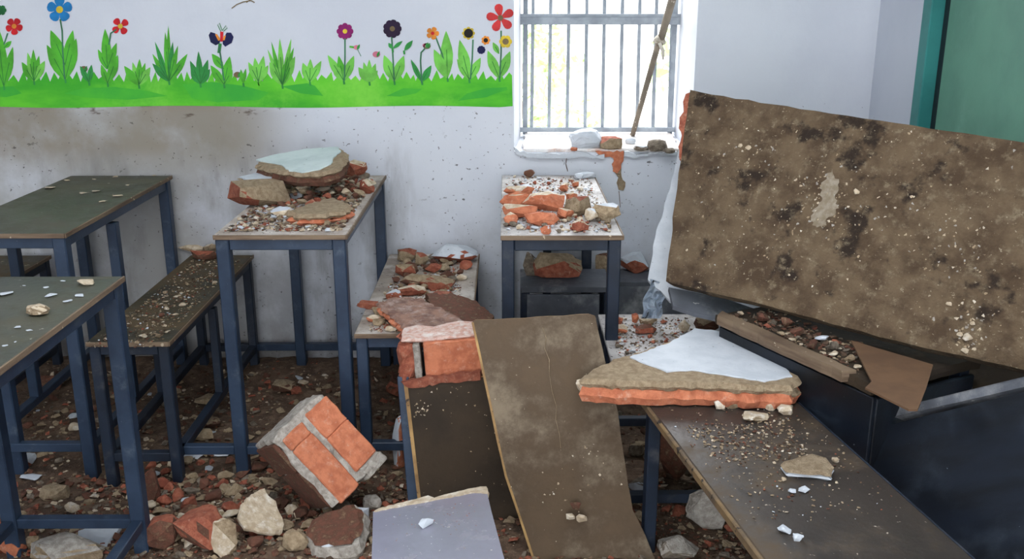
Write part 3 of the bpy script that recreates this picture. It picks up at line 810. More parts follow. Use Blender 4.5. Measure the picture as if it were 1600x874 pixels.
# brick-red broken edge at the upper left
plate('broken_edge', [(1082, 140), (1070, 144), (1066, 156), (1067, 172), (1060, 182), (1058, 200), (1063, 214), (1058, 230), (1060, 250), (1068, 250), (1084, 190)], MS, nS, 0.04, MT['brick'], step=0.012, amp=0.003, parent=slab, z0=-0.004, rim=0.004)
flecks(slab, MS, nS, [(1080, 150), (1600, 230), (1600, 565), (1055, 435)], (0.002, 0.0062), [MT['cream'], MT['tan'], MT['mortar']], clusters=[(1290, 330, 26), (1300, 285, 22), (1165, 240, 22), (1290, 325, 25), (1500, 380, 30), (1520, 500, 22), (1515, 535, 14), (1200, 360, 40), (1420, 330, 50)], cnt=330)
for (x, y, w_, seed) in ((1512, 528, 17, 3), (1500, 523, 11, 5), (1508, 548, 12, 8), (1170, 232, 11, 9), (1338, 300, 12, 4), (1520, 506, 9, 2), (1483, 476, 10, 6), (1157, 228, 9, 1)):
    q = MS.inverted() @ RP(x, y, MS.translation, nS); s = mpp(RP(x, y, MS.translation, nS))
    o = rugged('stuck_plaster', (w_ * s, w_ * s * .8, w_ * s * .5), MT['cream'], seed, n=14, cuts=1, parent=slab)
    o.location = (q.x, q.y, w_ * s * .18)
# large pale bare patch in the middle of the slab
plate('bare_patch', [(1300, 265), (1310, 285), (1306, 310), (1310, 325), (1296, 340), (1284, 358), (1270, 352), (1268, 330), (1284, 315), (1282, 290), (1292, 275)], MS, nS, 0.004, MT['patch'], step=0.006, amp=0.0065, parent=slab, z0=0.0012)

# white plastered slab behind its left edge
tl2, tr2, bl2 = PY(1071, 165, 2.86), PY(1300, 165, 2.74), PY(1012, 440, 2.62)
M2, n2 = frame3(tl2, tr2, bl2)
plate('plaster_slab', [(1072, 165), (1066, 215), (1048, 280), (1035, 330), (1022, 372), (1016, 410), (1011, 438), (1018, 448), (1032, 456), (1045, 472), (1110, 480), (1200, 460), (1240, 300), (1200, 190)], M2, n2, 0.03, MT['white'],
      'tall white plastered slab leaning behind the left edge of the brown slab', 'slab', step=0.02, amp=0.003, rim=0.003)
# crumpled plastic
bm = bmesh.new()
gr = []
for j in range(13):
    row = []
    for i in range(9):
        u_, v_ = i / 8, j / 12
        px = 1016 + (1046 - 1016) * u_ - 16 * v_ + 3 * math.sin(v_ * 9); py = 436 + 62 * v_ + 10 * u_ * (1 - v_)
        p = PY(px, py, 2.60 + 0.03 * noise.noise(Vector((u_ * 6, v_ * 7, 2))) + .02 * u_)
        row.append(bm.verts.new(p))
    gr.append(row)
for j in range(12):
    for i in range(8): bm.faces.new((gr[j][i], gr[j][i + 1], gr[j + 1][i + 1], gr[j + 1][i]))
bmesh.ops.solidify(bm, geom=list(bm.faces), thickness=0.002)
tag(bm_obj('plastic_sheet', bm, MT['plastic']), 'crumpled white plastic sheet with black marks below the white slab', 'plastic sheet')
# grey board lying under the slab
tl3, tr3, bl3 = PY(1045, 450, 2.52), PY(1210, 495, 2.42), PY(1050, 500, 2.36)
M3, n3 = frame3(tl3, tr3, bl3)
plate('grey_board', [(1045, 449), (1130, 466), (1230, 500), (1230, 525), (1120, 497), (1085, 489), (1052, 478)], M3, n3, 0.012, MT['greygrey'], 'smooth grey board edge showing under the brown slab', 'board')

# wooden topped desk under the slab (fallen), edge toward viewer
n0 = PZ(1118, 489, 0.585); n1 = PZ(1362, 606, 0.575)
ed = Vector((n1.x - n0.x, n1.y - n0.y, 0)); LN = ed.length; an = math.atan2(ed.y, ed.x)
MN = Matrix.Translation(Vector((n0.x, n0.y, 0))) @ Matrix.Rotation(an, 4, 'Z')
nd = empty('broken_desk', MN, 'dark desk with a rubble-strewn wooden top pinned under the brown slab', 'desk', GRP)
bm = prism(jag([(0, 0), (LN * .55, -.002), (LN * .9, .004), (LN, 0), (LN, .34), (0, .34)], .03, .003), .556, .58, rim=.002)
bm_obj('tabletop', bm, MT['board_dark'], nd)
bm = prism(jag([(.02, -.012), (LN * .86, -.012), (LN * .88, .02), (.0, .02)], .03, .003), .562, .588, rim=.002)
bm_obj('edge_strip', bm, MT['wood'], nd)
box('side_panel', (LN * .52, .008, .455), (LN * .98, .012, .195), MT['panel_dark'], nd, .002)
box('side_panel', (LN + .004, .16, .44), (.012, .30, .22), MT['panel_dark'], nd, .002)
for xx in (.03, LN - .03):
    for yy in (.03, .31): box('leg', (xx, yy, .28), (.03, .03, .55), MT['steel_dark'], nd, .002)
# cardboard and dark board at its right end
mc = PZ(1340, 550, 0.585)
plate('cardboard_sheet', [(1330, 532), (1458, 570), (1448, 604), (1434, 640), (1420, 640), (1352, 606), (1362, 596)], Matrix.Translation(PZ(1400, 600, .6)) @ Matrix.Rotation(0, 4, 'X'), Vector((0, 0, 1)), 0.004, MT['card'], 'plain brown cardboard sheet lying under the right part of the brown slab', 'cardboard')
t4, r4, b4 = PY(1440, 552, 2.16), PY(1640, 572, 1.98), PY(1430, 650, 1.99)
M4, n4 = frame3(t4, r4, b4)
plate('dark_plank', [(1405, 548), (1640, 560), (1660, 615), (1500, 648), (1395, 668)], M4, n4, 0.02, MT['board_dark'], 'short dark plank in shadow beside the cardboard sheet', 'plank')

# dark desk lying on its side at the lower right
t5, r5, b5 = PY(1296, 680, 2.0), PY(1640, 604, 1.66), PY(1505, 880, 1.6)
M5, n5 = frame3(t5, r5, b5)
od = empty('overturned_desk', M5, 'dark blue desk top tipped on its side in the lower right corner', 'desk', GRP)
face5 = [(1296, 682), (1380, 667), (1480, 642), (1640, 603), (1700, 640), (1680, 900), (1560, 940), (1460, 860)]
plate('tabletop', face5, M5, n5, 0.018, MT['panel_dark'], parent=od)
inv5 = M5.inverted()
ea, eb = inv5 @ RP(1292, 676, M5.translation, n5), inv5 @ RP(1660, 590, M5.translation, n5)
bar('edge_strip', (ea.x, ea.y + .008, -.016), (eb.x, eb.y + .008, -.016), 0.032, 0.02, MT['greygrey'], od, up=Vector((0, 1, 0)))
for t in (.25, .6):
    q = ea.lerp(eb, t); bar('leg', (q.x, q.y - .03, -.019), (q.x, q.y - .03, -.10), .03, .03, MT['steel_dark'], od)

# upright brown boards in the middle
t6, r6, b6 = PY(632, 602, 2.28), PY(760, 590, 2.28), PY(655, 785, 2.24)
M6, n6 = frame3(t6, r6, b6)
hd = empty('upended_desk', M6, 'upended desk with a dark brown top carrying the square brick block', 'desk', GRP)
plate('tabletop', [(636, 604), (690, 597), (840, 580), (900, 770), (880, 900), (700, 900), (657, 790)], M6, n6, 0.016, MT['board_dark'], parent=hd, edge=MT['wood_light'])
plate('edge_strip', [(631, 602), (637, 602), (660, 800), (655, 800)], M6, n6, 0.02, MT['wood_light'], parent=hd, z0=.001)
i6 = M6.inverted()
q0, q1 = i6 @ RP(628, 592, M6.translation, n6), i6 @ RP(646, 800, M6.translation, n6)
bar('apron', (q0.x, q0.y, -.036), (q1.x, q1.y, -.036), .03, .035, MT['steel'], hd, up=Vector((0, 0, 1)))
bar('leg', (q0.x + .02, q0.y - .03, -.03), (q0.x + .02, q0.y - .03, -.34), .03, .03, MT['steel'], hd)
bar('leg', (q1.x + .02, q1.y + .05, -.03), (q1.x + .02, q1.y + .05, -.34), .03, .03, MT['steel'], hd)
plate('crushed_brick_rim', [(631, 604), (626, 598), (640, 593), (700, 586), (752, 580), (753, 594), (700, 599), (650, 606)], M6, n6, .02, MT['brick'], step=.01, amp=.003, parent=hd, z0=.004, rim=.003)
flecks(hd, M6, n6, [(640, 610), (750, 598), (800, 760), (665, 780)], (.0015, .005), [MT['cream'], MT['tan']], clusters=[(700, 612, 25), (655, 640, 8)], cnt=45)

t7, r7, b7 = PY(740, 503, 2.19), PY(928, 492, 2.19), PY(836, 884, 2.02)
M7, n7 = frame3(t7, r7, b7)
gpx = [(738, 504), (742, 500), (800, 498), (920, 491), (930, 494), (934, 515), (942, 550), (954, 600), (964, 640), (973, 700), (982, 760), (990, 800), (1010, 840), (1030, 890), (1032, 915), (930, 918), (845, 915), (832, 874), (812, 812), (790, 745), (778, 690), (768, 640), (757, 590), (748, 548)]
vtop = 0; 
gb = plate('plywood_board', gpx, M7, n7, 0.014, MT['board'], 'long bent plywood board leaning upright in the centre', 'board', edge=MT['wood_light'], step=.03, amp=.0012, bend=lambda c_: -0.05 * max(0, (-c_.y - .28)) ** 1.5 * 1.5 + .012 * math.sin(-c_.y * 9), cuts=2)
fb = flecks(gb, M7, n7, [(755, 520), (920, 505), (975, 760), (840, 840)], (.0012, .0045), [MT['cream'], MT['tan']], clusters=[(920, 690, 12), (900, 780, 30), (850, 560, 60)], cnt=70, z=.003)
ge = [(738, 504), (748, 548), (757, 590), (768, 640), (778, 690), (790, 745), (812, 812), (832, 874), (845, 915)]
plate('edge_strip', [(x - 1.5, y) for x, y in ge] + [(x + 2.2, y) for x, y in reversed(ge)], M7, n7, .013, MT['wood_light'], parent=gb, z0=.0012, step=.04, amp=.0005, bend=lambda c_: -0.05 * max(0, (-c_.y - .28)) ** 1.5 * 1.5 + .012 * math.sin(-c_.y * 9), cuts=1)
# long crease down the board
i7 = M7.inverted()
cp = [i7 @ RP(x, y, M7.translation, n7) for x, y in ((848, 512), (853, 528), (851, 545), (858, 562), (858, 585), (862, 610), (869, 634), (868, 655), (874, 680), (876, 700))]
bmc = prism([Vector((p.x + random.uniform(.0003, .001), p.y)) for p in cp] + [Vector((p.x - random.uniform(.0003, .001), p.y)) for p in reversed(cp)], -.002, .0146 - .012)
for v in bmc.verts: v.co.z += -0.05 * max(0, (-v.co.y - .28)) ** 1.5 * 1.5 + .012 * math.sin(-v.co.y * 9)
bm_obj('crease', bmc, MT['tan'], gb)

# glossy desk top at the bottom
t8, r8, b8 = PY(583, 800, 1.84), PY(760, 766, 1.9), PY(578, 960, 1.45)
M8, n8 = frame3(t8, r8, b8)
gd = empty('broken_stool', M8, 'small desk with a shiny grey top at the bottom centre of the view', 'desk', GRP)
plate('tabletop', [(583, 800), (640, 788), (700, 777), (760, 766), (768, 800), (788, 874), (812, 960), (578, 962)], M8, n8, .016, MT['gloss'], parent=gd, edge=MT['steel_dark'])
plate('crushed_plaster_rim', [(583, 801), (590, 797), (640, 784), (655, 780), (668, 776), (680, 779), (720, 769), (752, 762), (762, 762), (764, 772), (740, 771), (700, 779), (640, 790)], M8, n8, .012, MT['cream'], step=.008, amp=.002, parent=gd, z0=.003, rim=.002)
i8 = M8.inverted()
for (x, y) in ((600, 815), (750, 785), (600, 940), (785, 930)):
    q = RP(x, y, M8.translation, n8); a_ = i8 @ q; ql = i8 @ Vector((q.x, q.y, .02))
    bar('leg', (a_.x, a_.y, -.018), ql, .026, .026, MT['steel_dark'], gd)
flecks(gd, M8, n8, [(590, 810), (755, 780), (780, 870), (590, 873)], (.001, .003), [MT['tan'], MT['brick'], MT['white']], clusters=[(650, 800, 30), (715, 800, 20)], cnt=70)

# ------------------------------------------------------------------ masonry block on the floor (left of centre)
C3 = CR
def camvec(x, y, z): return (CR @ Vector((x, y, z))).normalized()
u_ = camvec(.64, -.75, -.16); v_ = camvec(.76, .58, -.55); v_ = (v_ - u_ * v_.dot(u_)).normalized(); w_ = u_.cross(v_)
if w_.dot(CAMP - Vector((0, 2, 0))) < 0: w_ = -w_
cj = PY(512, 703, 2.22)
MJ = Matrix((u_, v_, w_)).transposed().to_4x4(); MJ.translation = cj
mb = empty('masonry_block', MJ, 'big tilted block of three brick courses with mortar on the floor rubble', 'brick block')
Lu, Lv, Lw = .235, .172, .17
def lumpy_box(name, c, s, mat, parent, seed, amp=.004, cuts=4, bev=.003):
    rnd = random.Random(seed); bm = bmesh.new()
    add_box(bm, c, s)
    bmesh.ops.bevel(bm, geom=list(bm.edges), offset=bev, segments=1, affect='EDGES')
    bmesh.ops.subdivide_edges(bm, edges=[e for e in bm.edges if e.calc_length() > min(s) * .4], cuts=cuts, use_grid_fill=True)
    bmesh.ops.triangulate(bm, faces=list(bm.faces))
    o = Vector((rnd.uniform(0, 99), rnd.uniform(0, 99), 3))
    for v in bm.verts:
        q = v.co * 30 + o
        q2 = v.co * 85 + o
        v.co += Vector((noise.noise(q), noise.noise(q + Vector((9, 0, 0))), noise.noise(q + Vector((0, 9, 0))))) * amp * 1.6 + Vector((noise.noise(q2), noise.noise(q2 + Vector((9, 0, 0))), noise.noise(q2 + Vector((0, 9, 0))))) * amp * .9
    return bm_obj(name, bm, mat, parent)
lumpy_box('mortar', (0, 0, -Lw / 2 - .004), (Lu, Lv, Lw), MT['mortar'], mb, 1, .006, 5)
def brickrow(v0, v1, cuts_u, seed, mat='brick_clean', w=0.0):
    for i, (a, b) in enumerate(cuts_u):
        lumpy_box('brick', ((a + b) / 2, (v0 + v1) / 2, -Lw / 2 + .002 + w), (b - a, v1 - v0, Lw), MT[mat], mb, seed + i, .002, 3)
hu = Lu / 2
brickrow(.016, .092, [(-hu + .014, -.02), (-.02, hu - .022)], 10)
brickrow(-.068, .0, [(-hu + .02, -.06), (-.06, hu + .006)], 20)
brickrow(-.094, -.080, [(-hu + .012, -.01), (-.008, hu - .004)], 30, 'brick_brown', -.012)  # browner bricks put the shade of the left face into its colour
lumpy_box('mortar', (hu - .004, .062, -.05), (.04, .07, .1), MT['mortar'], mb, 5, .006, 3)

# square brick block on the upended desk
pb = PY(690, 594, 2.3)
sb_ = mpp(pb)
Mk = Matrix.Translation((pb.x, 2.36, pb.z + .002)) @ Matrix.Rotation(R(4), 4, 'Z') @ Matrix.Rotation(R(-4), 4, 'Y')
kb = empty('brick_block', Mk, 'square-cut orange brick block sitting on the upended desk', 'brick block')
bw = 128 * sb_
lumpy_box('brick', (.22 * bw * .5 + .012, 0, .052), (bw * .74, .12, .1), MT['brick_clean'], kb, 41, .0014, 3)
lumpy_box('mortar', (-bw * .29, -.002, .05), (.018, .112, .1), MT['mortar'], kb, 42, .0014, 3)
lumpy_box('broken_brick', (-bw * .42, 0, .05), (bw * .18, .1, .094), [MT['brick']], kb, 43, .012, 3)
lumpy_box('mortar', (0, .004, .107), (bw * .92, .105, .006), MT['pinkdust'], kb, 44, .005, 4)

# ------------------------------------------------------------------ big white plaster slab
def layered(name, px_out, z0, zb, zt, label, paint_px, cat='plaster slab', brick='brick_clean', core='tan', paint='white', tilt=None, over=0.0, paint_th=.004, amp=.006, take=.5, fr=None, core_k=.985):
    if fr:          # on a tilted plane: work in that plane's own coordinates
        FM, fn = fr; FI = FM.inverted()
        UN = lambda x, y: FI @ RP(x, y, FM.translation, fn)
    else: UN = lambda x, y: PZ(x, y, zt)
    pts = [UN(x, y) for x, y in px_out]
    c0 = sum(pts, Vector()) / len(pts)
    loc = Vector((c0.x, c0.y, z0))
    M = FM @ Matrix.Translation(Vector((c0.x, c0.y, z0 - zt))) if fr else Matrix.Translation(loc)
    if tilt: M = M @ Euler(tilt).to_matrix().to_4x4()
    root = empty(name, M, label, cat)
    ol = [Vector((p.x - c0.x, p.y - c0.y)) for p in pts]
    o1 = jag(ol, .016, amp)
    bm_obj('brick_core', prism([p * (.985 + over) for p in o1], 0, zb - z0 + .003, rim=.006, mid=.004), MT[brick], root)
    o2 = jag([p * core_k for p in ol], .014, amp)
    bm_obj('plaster_core', prism(o2, zb - z0, zt - z0, rim=.008, mid=.004), MT[core], root)
    if paint_px:
        pp = [UN(x, y) for x, y in paint_px]
        o3 = jag([Vector((p.x - c0.x, p.y - c0.y)) for p in pp], .014, .003)
        bm_obj('paint_skin', prism(o3, zt - z0 - .001, zt - z0 + paint_th, rim=.0012), MT[paint], root)
    if take: TAKEN.append((loc.x, loc.y, z0, take * max(p.length for p in ol)))
    return root
SZ = ZB + .004
KS = layered('plaster_slab', [(905, 592), (918, 578), (960, 560), (1000, 548), (1045, 531), (1085, 514), (1120, 517), (1180, 528), (1225, 543), (1250, 565), (1253, 590), (1240, 604), (1180, 604), (1100, 599), (1000, 598), (950, 596)], SZ, SZ + .034, SZ + .058,
        'large slab of white painted plaster on orange brick lying across the right bench', [(984, 560), (1045, 538), (1085, 515), (1120, 519), (1180, 530), (1222, 546), (1230, 560), (1222, 572), (1238, 590), (1195, 598), (1150, 591), (1080, 580), (1042, 583), (1015, 573)])

def add_to(root, x, y, w, h, z, dz, mat, seed, name='plaster_core', depth=.6):
    p = PZ(x, y, z); s_ = mpp(p); o = rugged(name, (w * s_, w * s_ * depth, h * s_), mat, seed, parent=root, box_like=.3, amp=.08)
    o.location = root.matrix_world.inverted() @ (p + Vector((0, w * s_ * depth * .38, dz)))
add_to(KS, 1212, 622, 92, 36, SZ + .022, .004, MT['tan'], 5)
add_to(KS, 918, 606, 40, 22, SZ + .018, 0, MT['cream'], 6)
add_to(KS, 1244, 602, 26, 30, SZ + .03, 0, MT['brick'], 7, 'brick_core')
# ------------------------------------------------------------------ rubble on the desk left of the window
zt = ZD
_f = frame3(PY(410, 250, 3.10), PY(535, 232, 3.13), PY(440, 272, 2.90))
layered('plaster_slab', [(397, 258), (405, 249), (430, 243), (480, 234), (530, 230), (543, 240), (541, 252), (528, 264), (505, 271), (470, 272), (440, 268), (415, 264)], 0, .026, .043, 'pale mint painted plaster slab crowning the rubble pile left of the window',
        [(400, 251), (430, 243), (480, 234), (528, 231), (533, 238), (522, 247), (517, 258), (500, 266), (472, 271), (452, 268), (441, 260), (424, 256)], paint='mint', brick='brick_brown', core='tan', take=0, fr=_f)
layered('plaster_slab', [(372, 278), (400, 271), (442, 270), (440, 277), (415, 283), (385, 283)], zt + .05, zt + .058, zt + .066, 'small thin white plaster plate tucked under the mint slab', [(374, 278), (400, 272), (440, 271), (420, 282), (385, 282)], brick='tan', take=0)
lump(398, 326, 92, 44, zt, [MT['brick'], MT['tan']], 'tan plaster lump with an orange brick end at the left of the rubble desk', 'plaster_fragment', 'plaster fragment', yaw=.5, assign=lambda n, c_: 0 if n.x < -.25 and n.y < .3 else 1, box_like=.6, amp=.04)
layered('plaster_slab', [(448, 330), (480, 318), (520, 308), (552, 322), (540, 330), (500, 336), (465, 336)], zt + .001, zt + .014, zt + .032, 'low tan plaster slab with a thin orange underside on the rubble desk', None, brick='brick_clean', amp=.008)
lump(556, 276, 34, 26, zt + .02, [MT['brick'], MT['cream']], 'round orange brick lump at the back right of the rubble desk', assign=UP)
lump(540, 282, 34, 26, zt, [MT['brick']], 'orange brick lump against the mint slab on the rubble desk')
lump(572, 304, 26, 24, zt, [MT['brick'], MT['cream']], 'orange and cream brick piece on the right edge of the rubble desk', assign=UP)
lump(542, 303, 34, 16, zt, [MT['brick_brown'], MT['brick']], 'flat dark red brick piece right of centre on the rubble desk', assign=UP)
lump(481, 352, 44, 16, zt, [MT['brick_clean'], MT['cream']], 'bright orange brick sliver near the front of the rubble desk', assign=UP, depth=.5)
lump(462, 312, 22, 12, zt, [MT['white']], 'square white plaster bit in the middle of the rubble desk', 'plaster_fragment', 'plaster fragment')
lump(440, 338, 36, 14, zt, [MT['cream'], MT['white']], 'flat white and cream plaster piece left of centre on the rubble desk', 'plaster_fragment', 'plaster fragment', assign=UP)
polyC = [(C0 + .02, 2.54), (C1 - .02, 2.54), (C1 - .02, 3.2), (C0 + .04, 3.2)]
scatter(30, [(C0 + .09, 2.62), (C1 - .02, 2.60), (C1 - .02, 3.3), (C0 + .06, 3.3)], zt, (.013, .03), [('cream', 3), ('tan', 5), ('brick', 3), ('brown', 2), ('white', 1), ('grey', 2)], 'the rubble desk', k=.62, frac=1.6)
scatter(40, polyC, zt, (.009, .016), [('cream', 4), ('tan', 4), ('brick', 3), ('white', 2), ('grey', 1)], 'the rubble desk', k=.7)
heapC = lambda x, y: zt + .045 * math.exp(-((y - 3.02) / .16) ** 2) * max(0, 1 - abs(x - (C0 + C1) / 2 - .03) / .2)
scatter(75, [(C0 + .07, 2.80), (C1 - .03, 2.80), (C1 - .02, 3.3), (C0 + .10, 3.3)], heapC, (.012, .03), [('cream', 3), ('tan', 4), ('brick', 3), ('brown', 4), ('grey', 3)], 'the rubble desk', k=.5, frac=1.4)
desk_crumbs.append((2600, polyC, zt, (.003, .013), [3, 2, 4, 1, 5, 2, 2], 'fine plaster and brick crumbs covering the rubble-heaped desk'))

# ------------------------------------------------------------------ rubble on the window desk
br = [MT['brick_clean'], MT['cream']]
for (x, y, w, h, yw, lb, mm, dp) in [
    (812, 308, 46, 14, .1, 'long orange brick strip at the back left of the window desk', br, .5),
    (805, 326, 44, 22, -.25, 'orange brick piece at the left edge of the window desk', br, .5),
    (850, 330, 64, 24, -.1, 'largest curved orange brick piece in the middle of the window desk', br, .5),
    (812, 342, 52, 18, -.35, 'slanting orange brick piece, front left of the window desk', br, .45),
    (846, 353, 52, 18, -.1, 'plain orange brick half near the front of the window desk', [MT['brick_clean'], MT['brick_clean']], .5),
    (799, 352, 22, 16, 0, 'small orange brick end at the front left of the window desk', br, .8),
    (902, 338, 42, 26, .6, 'dull brown brick piece right of centre on the window desk', [MT['tan'], MT['brick']], .7),
    (947, 345, 48, 22, -.1, 'tan brick end with a white face at the right edge of the window desk', [MT['tan'], MT['white']], .6),
    (924, 347, 20, 18, .4, 'cream plaster lump left of the white-faced brick end', [MT['cream'], MT['white']], .8),
    (883, 342, 26, 14, .3, 'small orange brick lump between two brown pieces on the window desk', br, .8),
    (893, 313, 18, 10, 0, 'rounded red brick knob behind the brick pieces on the window desk', br, .9),
    (881, 299, 13, 10, 0, 'round red brick knob further back on the window desk', br, .9),
    (900, 292, 11, 8, 0, 'small round red brick knob at the back of the window desk', br, .9),
    (820, 303, 24, 13, 0, 'white plaster lump on the left half of the window desk', [MT['white'], MT['white']], .8),
    (844, 325, 18, 14, 0, 'white chip lying on the curved orange brick', [MT['white'], MT['cream']], .8),
    (827, 277, 16, 10, 0, 'dark brown brick bit at the back edge of the window desk', [MT['brick_brown'], MT['brick_brown']], .7),
    (917, 278, 28, 8, 0, 'flat white plaster piece at the back edge of the window desk', [MT['white'], MT['white']], .5),
    (905, 280, 14, 8, 0, 'little white plaster knob at the back edge of the window desk', [MT['white'], MT['white']], .8),
    (906, 362, 26, 16, 0, 'cream and orange pebble near the front right of the window desk', [MT['brick'], MT['cream']], .7),
    (853, 366, 17, 12, 0, 'whitish pebble with pink underside at the front edge of the window desk', [MT['brick_clean'], MT['white']], .8)]:
    lump(x, y + 1, w * 1.12, h * 1.3, ZD, mm, lb, yaw=yw, depth=dp, assign=UPP, seed=int(x + y), name='plaster_fragment' if 'plaster' in lb or 'white chip' in lb else 'brick_fragment', cat='plaster fragment' if 'plaster' in lb else 'brick fragment')
polyF = [(F0 + .015, 2.52), (F1 - .02, 2.52), (F1 - .02, 3.34), (F0 + .015, 3.34)]
desk_crumbs.append((1100, polyF, ZD, (.002, .0075), [4, 2, 2, 2, 3, 2, 4], 'fine white and red crumbs sprinkled over the window desk'))
scatter(60, polyF, ZD, (.007, .016), [('cream', 3), ('white', 4), ('brick', 4), ('grey', 2), ('brown', 1)], 'the window desk', k=.55, frac=1.6)

scatter(26, [(F0 + .015, 2.52), (F1 - .02, 2.52), (F1 - .02, 2.68), (F0 + .015, 2.68)], ZD, (.009, .017), [('cream', 4), ('white', 3), ('brick', 3), ('grey', 2), ('tan', 2)], 'the window desk rim', k=.6, frac=1.2)
# ------------------------------------------------------------------ rubble on the bench E
for (x, y, w, h, yw, lb, mm, dp) in [
    (709, 413, 76, 28, -.1, 'brick chunk with a white plastered face at the far end of the buried bench', [MT['brick'], MT['white']], .7),
    (634, 410, 34, 22, 0, 'tan-pink brick lump at the far left of the buried bench', [MT['tan'], MT['brick']], .8),
    (658, 416, 24, 26, .2, 'upright tan brick lump in the far middle of the buried bench', [MT['tan'], MT['brick']], .7),
    (632, 434, 34, 22, .1, 'pale brick lump on the left half of the buried bench', [MT['brick'], MT['tan']], .8),
    (677, 427, 28, 16, .1, 'smooth pinkish brick lump right of the upright one on the buried bench', [MT['brick'], MT['brick']], .7),
    (650, 450, 54, 20, .2, 'broad tan brick lump in the middle of the buried bench', [MT['brick_brown'], MT['tan']], .6),
    (684, 455, 60, 22, .1, 'wide reddish brick lump right of middle on the buried bench', [MT['brick'], MT['tan']], .6),
    (640, 464, 50, 18, .2, 'pink brick lump behind the flat red slab on the buried bench', [MT['brick'], MT['cream']], .6),
    (690, 484, 46, 26, .3, 'dark reddish brown brick chunk above the flat red slab', [MT['brick_brown'], MT['brick']], .7),
    (586, 505, 28, 12, 0, 'small orange brick chip at the front left of the buried bench', [MT['brick_clean'], MT['cream']], .6),
    (576, 484, 40, 14, -.3, 'thin orange brick sliver poking over the left edge of the buried bench', [MT['brick'], MT['brick']], .5),
    (616, 470, 28, 16, .3, 'white flecked brick lump left of the flat red slab', [MT['brick'], MT['white']], .7),
    (612, 519, 22, 10, 0, 'cream pebble cluster stone at the front edge of the buried bench', [MT['cream'], MT['cream']], .7)]:
    lump(x, y, w, h, ZB, mm, lb, yaw=yw, depth=dp, assign=UP)
layered('brick_slab', [(587, 480), (615, 470), (655, 470), (700, 486), (728, 498), (722, 514), (690, 521), (655, 524), (625, 505)], ZB + .012, ZB + .03, ZB + .042, 'flat red-grey brick slab lying across the front of the buried bench', None, cat='brick slab', core='pinkgrey', brick='brick_clean', tilt=(R(4), R(3), 0), take=.35)
tq, rq, bq = PY(668, 460, 2.75), PY(765, 486, 2.62), PY(680, 500, 2.55)
Mq, nq = frame3(tq, rq, bq)
plate('brick_slab', [(664, 458), (700, 456), (745, 470), (772, 492), (772, 505), (735, 505), (700, 492), (672, 478)], Mq, nq, .035, MT['brick_brown'], 'dark brown broken slab sticking out right of the buried bench', 'brick slab', step=.015, amp=.004, rim=.004)
polyE = [(E0 + .02, 2.52), (E1 - .02, 2.52), (E1 - .02, 3.3), (E0 + .03, 3.3)]
scatter(60, [(E0 + .04, 2.56), (E1 - .05, 2.56), (E1 - .04, 3.3), (E0 + .06, 3.3)], ZB, (.010, .034), [('cream', 1), ('tan', 5), ('brick', 5), ('brown', 4), ('grey', 2)], 'the buried bench', k=.5, frac=1.3)
desk_crumbs.append((1500, [(E0 + .03, 2.53), (E1 - .04, 2.53), (E1 - .05, 3.3), (E0 + .05, 3.3)], ZB, (.0025, .008), [3, 3, 4, 2, 2, 2, 1], 'fine crumbs of brick and mortar on the bench buried in rubble'))

# ------------------------------------------------------------------ things under and right of the window desk
ub = empty('tipped_bench', Matrix.Translation((.22, 3.08, 0)), 'tipped grey bench under the window desk carrying a big tan brick lump', 'bench', GRP)
zu = 0.44
box('seat', (-.02, .06, zu - .01), (.30, .22, .02), MT['greygrey'], ub, .002)
box('side_panel', (-.03, -.05, zu - .16), (.24, .014, .27), MT['greygrey'], ub, .002)
for xx in (-.155, .12):
    for yy in (-.03, .15): box('leg', (xx, yy, (zu - .02) / 2), (.028, .028, zu - .022), MT['steel_dark'], ub, .002)
bar('brace', (.0, -.062, zu - .27), (.11, -.062, zu - .12), .018, .012, MT['steel_dark'], ub)
lump(873, 437, 80, 42, zu, [MT['brick'], MT['tan']], 'big tan and red brick lump on the tipped bench under the window desk', yaw=.05, depth=.6, assign=lambda n, c_: 1 if n.z > .25 else 0, box_like=.5)
lump(829, 432, 26, 40, zu, [MT['grey'], MT['white']], 'grey and white jagged mortar shard left of the big lump under the window desk', 'mortar_fragment', 'mortar fragment', depth=.5, assign=UP)
pr = box('prop_board', (0, 0, 0), (.30, .02, .34), MT['greygrey'])
pr.matrix_world = Matrix.Translation((.50, 3.22, .21)) @ Euler((R(-8), 0, R(4))).to_matrix().to_4x4()
tag(pr, 'grey board standing on the floor right of the window desk', 'board')
sh = box('board_ledge', (.50, 3.32, .385), (.3, .16, .02), MT['greygrey'], None, .002)
sh.name = 'grey_crate_lid'; tag(sh, 'grey ledge board carrying two brick lumps by the back wall', 'board')
lump(947, 430, 34, 36, .395, [MT['tan'], MT['brick_brown']], 'tan rounded brick lump seen between the legs of the window desk', assign=UP, depth=.7)
lump(992, 428, 46, 34, .395, [MT['brick'], MT['white']], 'brick with a white painted top right of the window desk', assign=lambda n, c_: 1 if n.z > .3 or c_.z > .012 else 0, box_like=.85, depth=.8, amp=.02)

